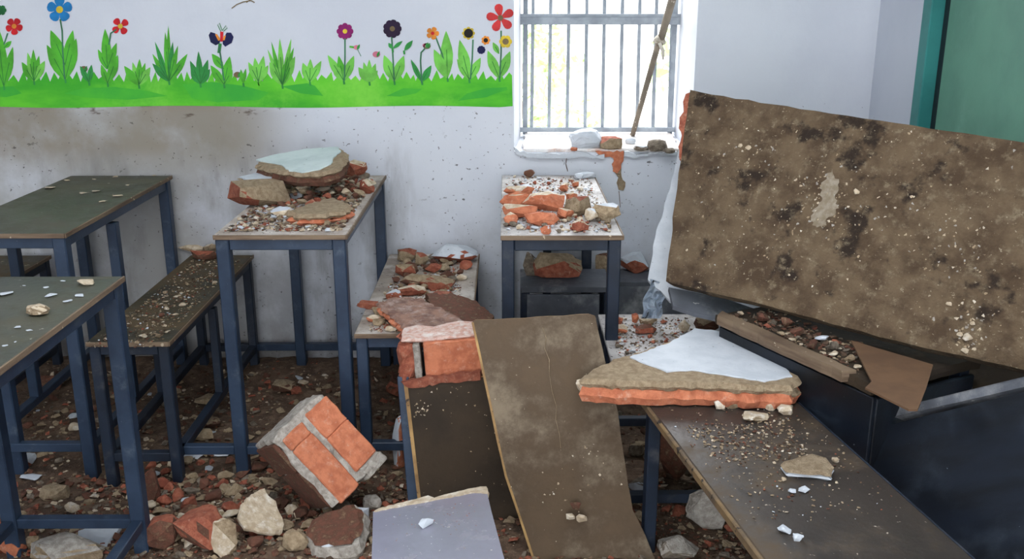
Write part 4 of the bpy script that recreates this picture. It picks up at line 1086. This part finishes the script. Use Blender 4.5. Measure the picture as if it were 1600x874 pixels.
# ------------------------------------------------------------------ window sill debris
zsill = lambda Y: zs + (zsb - zs) * (Y - D) / TB + .012
def on_sill(px, py):
    Y = D + .05
    for _ in range(20):
        p = PZ(px, py, zsill(Y)); Y = p.y
    return p
def sill_lump(x, y, w, h, mm, lb, name='plaster_fragment', cat='plaster fragment', dp=.7, bx=.35, yaw=0):
    p = on_sill(x, y); s = mpp(p); o = rugged(name, (w * s, w * s * dp, h * s), mm, int(x + y), n=60, ang=.1, cuts=2, box_like=bx, assign=UP if len(mm) > 1 else None, amp=.04)
    o.location = (p.x, p.y + w * s * dp * .3, p.z + h * s * .42); o.rotation_euler[2] = yaw
    return tag(o, lb, cat)
sill_lump(918, 232, 58, 32, [MT['white']], 'rounded white plaster lump on the window sill')
sill_lump(955, 233, 36, 21, [MT['tan'], MT['brick']], 'short brown brick on the window sill beside the white lump', 'brick_fragment', 'brick fragment', .6, .8)
sill_lump(1028, 237, 34, 20, [MT['grey']], 'dark grey mortar lump at the right end of the window sill', 'mortar_fragment', 'mortar fragment')
sill_lump(1003, 236, 26, 10, [MT['grey'], MT['white']], 'flat grey mortar piece left of the dark lump on the window sill', 'mortar_fragment', 'mortar fragment')
sill_lump(1046, 240, 20, 9, [MT['grey']], 'small grey mortar piece at the right jamb on the window sill', 'mortar_fragment', 'mortar fragment')
sill_lump(985, 225, 18, 10, [MT['white']], 'small white plaster bit at the foot of the wooden pole', )
sill_lump(897, 236, 12, 6, [MT['brick_clean']], 'tiny orange brick chip on the sill left of the white lump', 'brick_fragment', 'brick fragment')

# pole with cloth tie leaning in the window
p0 = on_sill(988, 213) + Vector((0, 0, .003)); p1 = PY(1048, 0, D + .09)
dv = (p1 - p0); p2 = p0 + dv * 1.45
pole = empty('wooden_pole', Matrix.Translation(p0), 'weathered wooden pole with a cloth knot leaning in the window', 'pole')
def tube(name, pts, rads, mat, parent, seg=10):
    bm = bmesh.new(); rings = []
    for i, p in enumerate(pts):
        t = (Vector(pts[min(i + 1, len(pts) - 1)]) - Vector(pts[max(i - 1, 0)])).normalized()
        s = t.cross(Vector((0, 1, 0))).normalized(); q = s.cross(t)
        rings.append([bm.verts.new(Vector(p) + (s * math.cos(2 * math.pi * k / seg) + q * math.sin(2 * math.pi * k / seg)) * rads[i]) for k in range(seg)])
    for a, b in zip(rings, rings[1:]):
        for k in range(seg): bm.faces.new((a[k], a[(k + 1) % seg], b[(k + 1) % seg], b[k]))
    bm.faces.new(rings[0][::-1]); bm.faces.new(rings[-1])
    bmesh.ops.recalc_face_normals(bm, faces=bm.faces)
    return bm_obj(name, bm, mat, parent, smooth=True)
tp = [dv * t for t in (0, .2, .4, .6, .72)]
tube('lower_shaft', tp, [.0095, .010, .0105, .011, .011], MT['bamboo'], pole)
off = Vector((.004, -.004, 0))
tube('upper_shaft', [dv * t + off for t in (.68, .85, 1.0, 1.2, 1.45)], [.013, .014, .0145, .015, .015], MT['bamboo'], pole)
kn = rugged('cloth_knot', (.05, .045, .05), MT['cloth'], 5, parent=pole); kn.location = dv * .71
tube('cloth_tail', [dv * .70 + Vector((.0, -.018, 0)), dv * .68 + Vector((.016, -.02, -.02)), dv * .66 + Vector((.02, -.02, -.04))], [.006, .007, .003], MT['cloth'], pole)

# ------------------------------------------------------------------ plaster flakes and stones on left desks
AP = [(A1 - .34, 2.56), (A1 - .03, 2.56), (A1 - .03, 3.3), (A1 - .34, 3.3)]
for (x, y, w) in ((78, 295, 22), (105, 283, 14), (180, 277, 10), (130, 303, 14), (150, 300, 16), (185, 307, 18), (160, 316, 14), (240, 275, 9), (200, 290, 9), (148, 281, 9)):
    p = PZ(x, y, ZD); PENDING.append((put('flake', p.x, p.y, ZD, w * mpp(p) * .6, None, None, sink=0), 'flake', 'thin', 'the far left desk', p.x, p.y, (A1 - DW, A1, YF, 3.38)))
for (x, y, w) in ((12, 460, 26), (72, 450, 12), (98, 440, 10), (80, 463, 24), (125, 463, 20), (105, 472, 16), (28, 512, 16), (46, 517, 12), (8, 541, 12), (24, 535, 8), (38, 447, 8), (60, 433, 10), (112, 436, 12)):
    p = PZ(x, y, ZD)
    if p.y < bB.y - .02: PENDING.append((put('whiteflake', p.x, p.y, ZD, w * mpp(p) * .6, None, None, sink=0), 'whiteflake', 'thin', 'the nearest left desk', p.x, p.y, (-1.2, bB.x, 1.75, bB.y)))
lump(56, 495, 36, 18, ZD, [MT['tan'], MT['cream']], 'pale squarish stone, nearer of two on the nearest left desk', 'plaster_fragment', 'plaster fragment', assign=UP, depth=.75)
lump(131, 447, 30, 9, ZD, [MT['cream']], 'flat pale stone, farther of two on the nearest left desk', 'plaster_fragment', 'plaster fragment', depth=.7)
# bench D
lump(318, 407, 46, 20, ZB, [MT['brick_brown'], MT['brick']], 'dark reddish brick lump at the far end of the dirty bench', assign=UP, depth=.7)
lump(300, 395, 44, 12, ZB, [MT['tan'], MT['cream']], 'cream plaster heap piece behind the reddish lump on the dirty bench', 'plaster_fragment', 'plaster fragment', assign=UP)
lump(327, 398, 24, 18, ZB, [MT['tan'], MT['cream']], 'pale tan lump against the desk leg on the dirty bench', 'plaster_fragment', 'plaster fragment', assign=UP)
polyD = [(D0 + .03, 2.42), (D1 - .02, 2.42), (D1 - .02, 3.3), (D0 + .03, 3.3)]
scatter(26, polyD, ZB, (.008, .016), [('flake', 4), ('cream', 4), ('tan', 4), ('brown', 1)], 'the dirty bench', k=.8, frac=2.2)
desk_crumbs.append((1100, polyD, ZB, (.002, .007), [1, 3, 5, 3, 3, 1, 1], 'fine crumbs and dirt spread on the low bench at left'))

# ------------------------------------------------------------------ rubble on white bench P
for (x, y, w, h, mm, lb) in [(962, 512, 30, 16, [MT['brick'], MT['brick_clean']], 'reddish brick bit at the left of the whitened bench'), (968, 522, 26, 14, [MT['brick_clean'], MT['cream']], 'orange brick bit in front of the reddish one on the whitened bench'),
                         (992, 506, 14, 18, [MT['brick_clean'], MT['brick']], 'upright orange brick bit at the back of the whitened bench'), (1010, 524, 34, 16, [MT['brick'], MT['brick_brown']], 'curved red brick bit in the middle of the whitened bench'),
                         (1013, 509, 30, 14, [MT['tan'], MT['cream']], 'tan plaster bit at the back of the whitened bench'), (1104, 520, 40, 26, [MT['brick_brown'], MT['tan']], 'dark reddish lump behind the large plaster slab')]:
    lump(x, y, w, h, ZB - .01, mm, lb, assign=UP)
lump(1069, 519, 18, 20, ZB - .01, [MT['cream']], 'rounded cream plaster pebble standing behind the large slab', 'plaster_fragment', 'plaster fragment', depth=.7)
scatter(24, [(pA.x + .02, 2.3), (pA.x + .26, 2.3), (pA.x + .26, 2.68), (pA.x + .02, 2.68)], ZB - .01, (.008, .014), [('cream', 2), ('white', 2), ('brick', 4), ('grey', 3)], 'the whitened bench', k=.7)
desk_crumbs.append((900, [(pA.x + .02, 2.3), (pA.x + .26, 2.3), (pA.x + .26, 2.68), (pA.x + .02, 2.68)], ZB - .01, (.002, .007), [2, 2, 2, 3, 2, 3, 3], 'fine grey and white crumbs on the whitened bench'))

# ------------------------------------------------------------------ bits on the near bench, board, glossy top
for (x, y, w, h, mm, lb) in [(1125, 641, 20, 15, [MT['cream']], 'cream pebble just below the front of the large slab'), (1144, 639, 28, 14, [MT['tan'], MT['cream']], 'tan flattish pebble with a red foot below the large slab'),
                         (1205, 643, 18, 16, [MT['cream']], 'round cream pebble below the right half of the large slab'), (1232, 650, 32, 16, [MT['cream']], 'longish cream pebble near the right bench edge'),
                         (1182, 660, 46, 11, [MT['tan'], MT['cream']], 'flat oval tan plaster piece on the right bench'), (1067, 632, 10, 9, [MT['cream']], 'little cream pebble left of the others below the large slab'),
                         (1227, 835, 22, 12, [MT['white']], 'whitish pebble, farther of two near the bottom of the right bench'), (1248, 846, 16, 11, [MT['white']], 'whitish pebble, nearer of two near the bottom of the right bench'),
                         (1256, 771, 20, 9, [MT['white']], 'flat white pebble in the middle of the right bench'), (1239, 773, 14, 8, [MT['white']], 'narrow white chip left of the flat pebble on the right bench'),
                         (1306, 724, 12, 10, [MT['cream']], 'small pebble right of the plaster shard on the right bench'), (1225, 753, 9, 7, [MT['cream']], 'tiny pebble below the plaster shard on the right bench')]:
    lump(x, y, w, h, ZB, mm, lb, 'plaster_fragment', 'plaster fragment', assign=UP if len(mm) > 1 else None)
layered('plaster_shard', [(1222, 724), (1240, 716), (1268, 708), (1288, 714), (1301, 728), (1298, 742), (1280, 738), (1250, 737), (1230, 735)], ZB, ZB + .008, ZB + .016, 'thin curled plaster shard with a white edge on the right bench', None, cat='plaster shard', brick='white', core='tan', amp=.003)
mat_nb = nb.matrix_world
def on_nb(a, b): return mat_nb @ Vector((a, b, 0))
pnb = [on_nb(*q) for q in ((-wB / 2 + .02, LEN / 2 - .1), (wB / 2 - .02, LEN / 2 - .1), (wB / 2 - .02, -.15), (-wB / 2 + .02, -.15))]
pfar = [on_nb(*q) for q in ((-wB / 2 + .03, LEN / 2 - .2), (wB / 2 - .06, LEN / 2 - .2), (wB / 2 - .1, .08), (-wB / 2 + .06, .10))]
desk_crumbs.append((700, [(p.x, p.y) for p in pfar], ZB, (.0015, .006), [0, 4, 6, 3, 3, 1, 0], 'brown plaster grit on the right bench just below the large slab'))
desk_crumbs.append((500, [(p.x, p.y) for p in pnb], ZB, (.0015, .005), [1, 2, 5, 1, 4, 1, 1], 'fine tan crumbs scattered over the right bench seat'))
def on_plate(M, n, x, y, w, h, mm, lb, name='plaster_fragment', cat='plaster fragment', z=0.0):
    q = RP(x, y, M.translation, n); s = mpp(q)
    o = rugged(name, (w * s, w * s * .8, h * s), mm, int(x + y), n=18, cuts=1)
    o.matrix_world = Matrix.Translation(q + n * (h * s * .42 + z)) @ M.to_3x3().to_4x4()
    return tag(o, lb, cat)
on_plate(M8, n8, 667, 823, 26, 14, [MT['white']], 'white plaster chip on the shiny grey desk top')
on_plate(M7, n7, 891, 806, 14, 13, [MT['cream']], 'small cream stone, left of a pair on the plywood board', z=.002)
on_plate(M7, n7, 908, 808, 18, 14, [MT['cream']], 'small cream stone, right of a pair on the plywood board', z=.002)
on_plate(M7, n7, 899, 789, 18, 11, [MT['brick_brown']], 'brown brick crumb above the pair on the plywood board', 'brick_fragment', 'brick fragment', z=.002)

# rubble on the pinned desk
for k, (a, b, r_, kd) in enumerate([(.04, .05, .012, 'cream'), (.10, .07, .02, 'brown'), (.16, .09, .022, 'brown'), (.22, .07, .018, 'brown'), (.27, .1, .02, 'white'), (.33, .08, .016, 'grey'), (.36, .05, .012, 'cream'), (.40, .06, .014, 'tan'), (.44, .04, .01, 'cream'), (.30, .045, .012, 'brown'), (.2, .04, .01, 'tan'), (.13, .035, .009, 'brown'), (.47, .06, .012, 'brown'), (.24, .035, .008, 'cream')]):
    p = MN @ Vector((a, b, 0)); PENDING.append((put(kd, p.x, p.y, .581, r_ * 1.25, None, None, sink=.15), kd, 'small', 'the pinned desk', p.x, p.y, (n0.x, n1.x, n1.y, n0.y)))

pN = [MN @ Vector(q) for q in ((.03, .02, 0), (LN * .86, .03, 0), (LN * .7, .16, 0), (.03, .16, 0))]
desk_crumbs.append((900, [(p.x, p.y) for p in pN], .579, (.003, .014), [1, 5, 2, 6, 1, 2, 0], 'dark crumbs and clods on the desk pinned under the brown slab'))
# ------------------------------------------------------------------ floor rubble: the larger pieces
def fl_lump(x, y, w, h, mm, lb, name='brick_fragment', cat='brick fragment', **k):
    p = PZ(x, y, .04); z = gz(p.x, p.y); p = PZ(x, y, z); z = gz(p.x, p.y)
    return lump(x, y, w, h, z, mm, lb, name, cat, **k)
B, T, CW, WH, BB, GR = MT['brick'], MT['tan'], MT['cream'], MT['white'], MT['brick_brown'], MT['grey']
fl_lump(250, 862, 62, 56, [BB, B], 'reddish brick lump with a sharp ridge, leftmost of the front cluster', assign=UP, yaw=.4)
fl_lump(312, 866, 92, 60, [BB, B], 'largest reddish brick lump in the front left cluster', assign=lambda n, c_: 1 if n.z > .3 or n.x < -.3 else 0, yaw=-.2)
fl_lump(352, 872, 42, 70, [T, CW], 'upright cream mortar shard at the right of the front left cluster', 'mortar_fragment', 'mortar fragment', assign=lambda n, c_: 1 if n.x < .2 else 0, depth=.5)
_f = frame3(PY(485, 800, 2.14), PY(560, 784, 2.16), PY(490, 850, 2.02))
layered('brick_chunk', [(470, 834), (478, 818), (492, 802), (520, 792), (556, 780), (570, 790), (572, 815), (566, 835), (552, 850), (520, 854), (488, 852)], 0, .045, .06, 'angular red brick chunk with pale mortar rim left of the shiny desk', None, cat='brick fragment', brick='mortar', core='brick_brown', fr=_f, core_k=.84)
fl_lump(460, 866, 44, 40, [T, T], 'tan triangular mortar lump in front of the cream plaster piece', 'mortar_fragment', 'mortar fragment')
fl_lump(520, 872, 50, 26, [WH], 'white plaster lump below the angular red chunk', 'plaster_fragment', 'plaster fragment', depth=.6)
fl_lump(581, 800, 30, 28, [MT['mortar']], 'pale grey plaster lump behind the shiny desk corner', 'plaster_fragment', 'plaster fragment', depth=.6)
fl_lump(566, 822, 24, 34, [WH, GR], 'grey-white plaster sliver next to the angular red chunk', 'plaster_fragment', 'plaster fragment', depth=.5)
fl_lump(456, 806, 26, 16, [CW], 'small cream lump right of the cream plaster piece', 'plaster_fragment', 'plaster fragment')
# cream plaster plate leaning on the rubble
tc_, rc_, bc_ = PY(405, 762, 2.22), PY(442, 790, 2.2), PY(372, 805, 2.1)
Mc, nc = frame3(tc_, rc_, bc_)
plate('plaster_plate', [(405, 764), (414, 762), (420, 775), (432, 782), (438, 800), (444, 815), (443, 830), (420, 830), (385, 822), (374, 806), (378, 786), (392, 772)], Mc, nc, .02, MT['cream'], 'broken cream plaster plate leaning on the rubble in front of the masonry block', 'plaster plate', step=.01, amp=.0025, rim=.003)
fl_lump(14, 872, 46, 34, [MT['brick_clean']], 'bright orange brick end in the lower left corner', box_like=.6)
fl_lump(95, 890, 120, 40, [T, MT['mortar']], 'wide grey-beige rubble mass at the bottom left', 'mortar_fragment', 'mortar fragment', assign=UP, depth=.6)
tf, rf, bf_ = PZ(120, 826, .06), PZ(190, 822, .06), PZ(112, 866, .05)
Mf, nf = frame3(tf, rf, bf_)
plate('plaster_plate', [(122, 830), (140, 822), (150, 826), (190, 820), (172, 845), (150, 874), (112, 866), (118, 848)], Mf, nf, .015, MT['white'], 'flat white plaster plate inside the foot of the nearest left desk', 'plaster plate', step=.012, amp=.003, rim=.002)
fl_lump(82, 800 - 16, 46, 22, [T], 'tan oval mortar lump between the left desk legs', 'mortar_fragment', 'mortar fragment')
fl_lump(112, 805, 24, 18, [CW], 'pale pebble beside the left desk leg foot', 'plaster_fragment', 'plaster fragment')
fl_lump(50, 860, 24, 22, [T], 'rounded tan lump near the lower left brick end', 'mortar_fragment', 'mortar fragment')
fl_lump(236, 790, 30, 66, [BB, B], 'upright reddish brick lump behind the nearest left desk leg', assign=UP, depth=.8)
fl_lump(78, 612, 36, 26, [BB], 'brown brick lump on the floor near the back wall at left')
fl_lump(40, 727, 28, 18, [WH], 'white plaster lump beside the far left leg', 'plaster_fragment', 'plaster fragment')
fl_lump(44, 754, 34, 10, [WH], 'flat white flake below the white lump at far left', 'plaster_fragment', 'plaster fragment')
fl_lump(290, 717, 70, 10, [WH], 'long white plaster strip under the front foot rail', 'plaster_fragment', 'plaster fragment', depth=.5)
fl_lump(344, 715, 34, 8, [WH], 'short white plaster strip by the desk leg foot', 'plaster_fragment', 'plaster fragment', depth=.5)
fl_lump(322, 634, 40, 13, [T], 'flat grey-tan flake behind the front foot rail', 'plaster_fragment', 'plaster fragment')
fl_lump(330, 672, 30, 20, [BB, T], 'squarish brown lump behind the front foot rail', assign=UP)
fl_lump(318, 692, 34, 22, [T], 'dirty tan mortar lump just behind the front foot rail', 'mortar_fragment', 'mortar fragment')
fl_lump(442, 615, 44, 18, [BB, T], 'brown flat brick piece under the rubble desk', assign=UP)
fl_lump(462, 618, 18, 14, [B], 'small pinkish brick piece next to the flat brown one')
fl_lump(622, 622, 50, 34, [B, BB], 'dull red brick lump on the floor behind the brick block', assign=UP)
fl_lump(625, 735, 24, 96, [MT['brick_clean'], WH], 'tall brick shard with a white plaster face beside the upended desk', assign=lambda n, c_: 1 if n.x < .1 else 0, depth=.8, box_like=.6)
fl_lump(1060, 755, 74, 100, [BB], 'big dark red brick lump under the right bench', depth=.7, box_like=.5)
fl_lump(1112, 832, 78, 84, [T, MT['mortar']], 'big pale grey mortar slab leaning under the right bench', 'mortar_fragment', 'mortar fragment', depth=.5, box_like=.5, assign=lambda n, c_: 1)
fl_lump(1062, 884, 70, 40, [GR, MT['mortar']], 'flat grey mortar piece at the bottom between board and right bench', 'mortar_fragment', 'mortar fragment', assign=UP)
fl_lump(1000, 776, 34, 26, [WH, GR], 'grey-white plaster lump right of the plywood board', 'plaster_fragment', 'plaster fragment', assign=UP)
fl_lump(994, 716, 26, 24, [GR, T], 'grey lump in the gap right of the plywood board', 'mortar_fragment', 'mortar fragment', assign=UP)
fl_lump(1000, 846, 44, 44, [BB, T], 'brown lump beside the foot of the plywood board', assign=UP)

# ------------------------------------------------------------------ floor rubble: counted small pieces
gzf = lambda x, y: gz(x, y) - .004
W2 = lambda pts: [(PZ(x, y, .03).x, PZ(x, y, .03).y) for x, y in pts]
front = W2([(215, 715), (420, 715), (440, 790), (580, 790), (575, 874), (190, 874)])
scatter(190, front, gzf, (.012, .040), [('brick', 4), ('brown', 4), ('tan', 6), ('cream', 3), ('grey', 3), ('white', 1)], None, k=.5, frac=1.5)
scatter(50, W2([(0, 700), (215, 700), (215, 874), (0, 874)]), gzf, (.01, .026), [('brown', 5), ('brick', 3), ('tan', 3), ('cream', 2), ('grey', 2)], None, k=.8)
scatter(55, W2([(0, 585), (530, 585), (520, 700), (0, 700)]), gzf, (.012, .03), [('brown', 5), ('brick', 1), ('tan', 3), ('cream', 2), ('grey', 3), ('white', 1)], None, k=.9, frac=2.2)
scatter(50, W2([(965, 640), (1040, 640), (1190, 874), (1000, 874)]), gzf, (.01, .03), [('brick', 4), ('brown', 6), ('tan', 2), ('cream', 2), ('grey', 3)], None, k=.75)
scatter(16, W2([(560, 640), (640, 640), (640, 780), (600, 780)]), gzf, (.01, .024), [('brown', 4), ('brick', 2), ('tan', 2), ('grey', 2)], None, k=.8)

# crumbs too many to count
def crumb_field(name, n, area, rng, mats, weights, zf, label, poly=None):
    bases = []
    for i in range(6):
        h = hull(900 + i, 8, .6); h.verts.index_update()
        bases.append(([v.co.copy() for v in h.verts], [[v.index for v in f.verts] for f in h.faces])); h.free()
    V, Fc, MI = [], [], []
    for _ in range(n):
        x0, x1, y0, y1 = random.choice(area)
        x = random.uniform(x0, x1); y = random.uniform(y0, y1)
        if poly and not in_poly((x, y), poly): continue
        r = rng[0] + (rng[1] - rng[0]) * random.random() ** 1.9
        vs, fs = random.choice(bases); a = random.uniform(0, 6.28); ca, sa = math.cos(a) * r, math.sin(a) * r
        z = zf(x, y); o = len(V)
        V.extend((x + v.x * ca - v.y * sa, y + v.x * sa + v.y * ca, z + r * .3 + v.z * r) for v in vs)
        Fc.extend([i + o for i in f] for f in fs)
        m = random.choices(range(len(mats)), weights)[0]; MI.extend([m] * len(fs))
    me = bpy.data.meshes.new(name); me.from_pydata(V, [], Fc)
    for m in mats: me.materials.append(m)
    me.polygons.foreach_set('material_index', MI)
    return tag(link(name, me), label, 'rubble', kind='stuff')
crumb_field('floor_crumbs', 9000, [(-1.75, 1.0, 1.6, D - .03), (-1.2, -.2, 1.7, 2.5), (.1, .7, 1.6, 2.4)], (.002, .011), [MT['brick'], BB, T, MT['soil'], CW, GR], [3, 5, 4, 5, 1, 3], gz, 'fine crumbs of brick and plaster strewn over the dark floor')

crumb_field('floor_rubble', 3200, [(-1.35, -.25, 1.65, 2.5), (-1.35, -.25, 1.65, 2.5), (-.3, .75, 1.6, 2.5), (-1.7, -.3, 2.4, 3.3)], (.007, .02), [MT['brick'], BB, T, MT['soil'], CW, GR], [4, 6, 6, 2, 2, 4], gz, 'coarse brick and plaster gravel covering the classroom floor')
for n_, poly_, z_, rg_, w_, lb_ in desk_crumbs:
    xs_ = [p[0] for p in poly_]; ys_ = [p[1] for p in poly_]
    crumb_field('fine_crumbs', n_, [(min(xs_), max(xs_), min(ys_), max(ys_))], rg_, [MT['brick'], BB, T, MT['soil'], CW, GR, WH], w_, lambda x, y: z_, lb_, poly_)
MARKS += [(m, PZ(x, y, .03).x, PZ(x, y, .03).y) for m, x, y in (
    ('the masonry block', 512, 790), ('the cream plaster plate', 408, 828), ('the angular red chunk', 524, 850), ('the reddish front cluster', 300, 866),
    ('the nearest left desk leg', 212, 830), ('the far left desk leg', 125, 780), ('the rubble desk front leg', 367, 757), ('the upright reddish lump', 236, 790),
    ('the white strip', 290, 717), ('the brown back-wall lump', 78, 612), ('the dirty bench front leg', 262, 700), ('the flat brown brick', 442, 615),
    ('the right bench leg', 1022, 850), ('the grey leaning slab', 1112, 832), ('the dark red lump', 1060, 755), ('the plywood board foot', 990, 860), ('the tall brick shard', 625, 735), ('the lower left brick end', 14, 872))]
name_scattered()

# ------------------------------------------------------------------ outside the window
og = box('outdoor_ground', (0, D + 12.35, -.35), (40, 24, .1), MT['ground_out']); tag(og, kind='structure')
def bush(x, y, z, r, seed, label):
    rnd = random.Random(seed)
    root = empty('shrub', Vector((x, y, z)), label, 'shrub', 'shrubs outside the window')
    V, Fc = [], []
    for i in range(420):
        v = Vector((rnd.gauss(0, 1), rnd.gauss(0, 1), rnd.gauss(0, 1))).normalized() * r * rnd.uniform(.45, 1)
        c_ = Vector((v.x, v.y, r * .9 + v.z * .85)); a = Vector((rnd.gauss(0, 1), rnd.gauss(0, 1), rnd.gauss(0, 1))).normalized(); b = a.cross(v).normalized()
        s = r * rnd.uniform(.05, .1); o = len(V)
        V += [c_ - a * s * 1.6, c_ + b * s * .6, c_ + a * s * 1.6, c_ - b * s * .6]; Fc.append((o, o + 1, o + 2, o + 3))
    me = bpy.data.meshes.new('foliage'); me.from_pydata(V, [], Fc); me.materials.append(MT['leaf_out'])
    tag(link('foliage', me, root), kind='stuff')
    for k in range(4):
        e = Vector((rnd.uniform(-.4, .4), rnd.uniform(-.4, .4), .9)) * r
        tube('stem', [(0, 0, 0), e * .5, e], [.03 * r, .022 * r, .012 * r], MT['stem_out'], root, 6)
bush(1.05, D + 3.4, -.3, .45, 1, 'pale green shrub outside, behind the lower right window bars')
bush(.55, D + 5.5, -.3, .5, 2, 'pale green shrub outside, behind the middle window bars')
bush(.2, D + 9.5, -.3, .9, 3, 'pale green shrub outside, farthest, behind the top left window bars')
bush(2.6, D + 8.0, -.3, 1.0, 4, 'pale green shrub outside, behind the wooden pole')
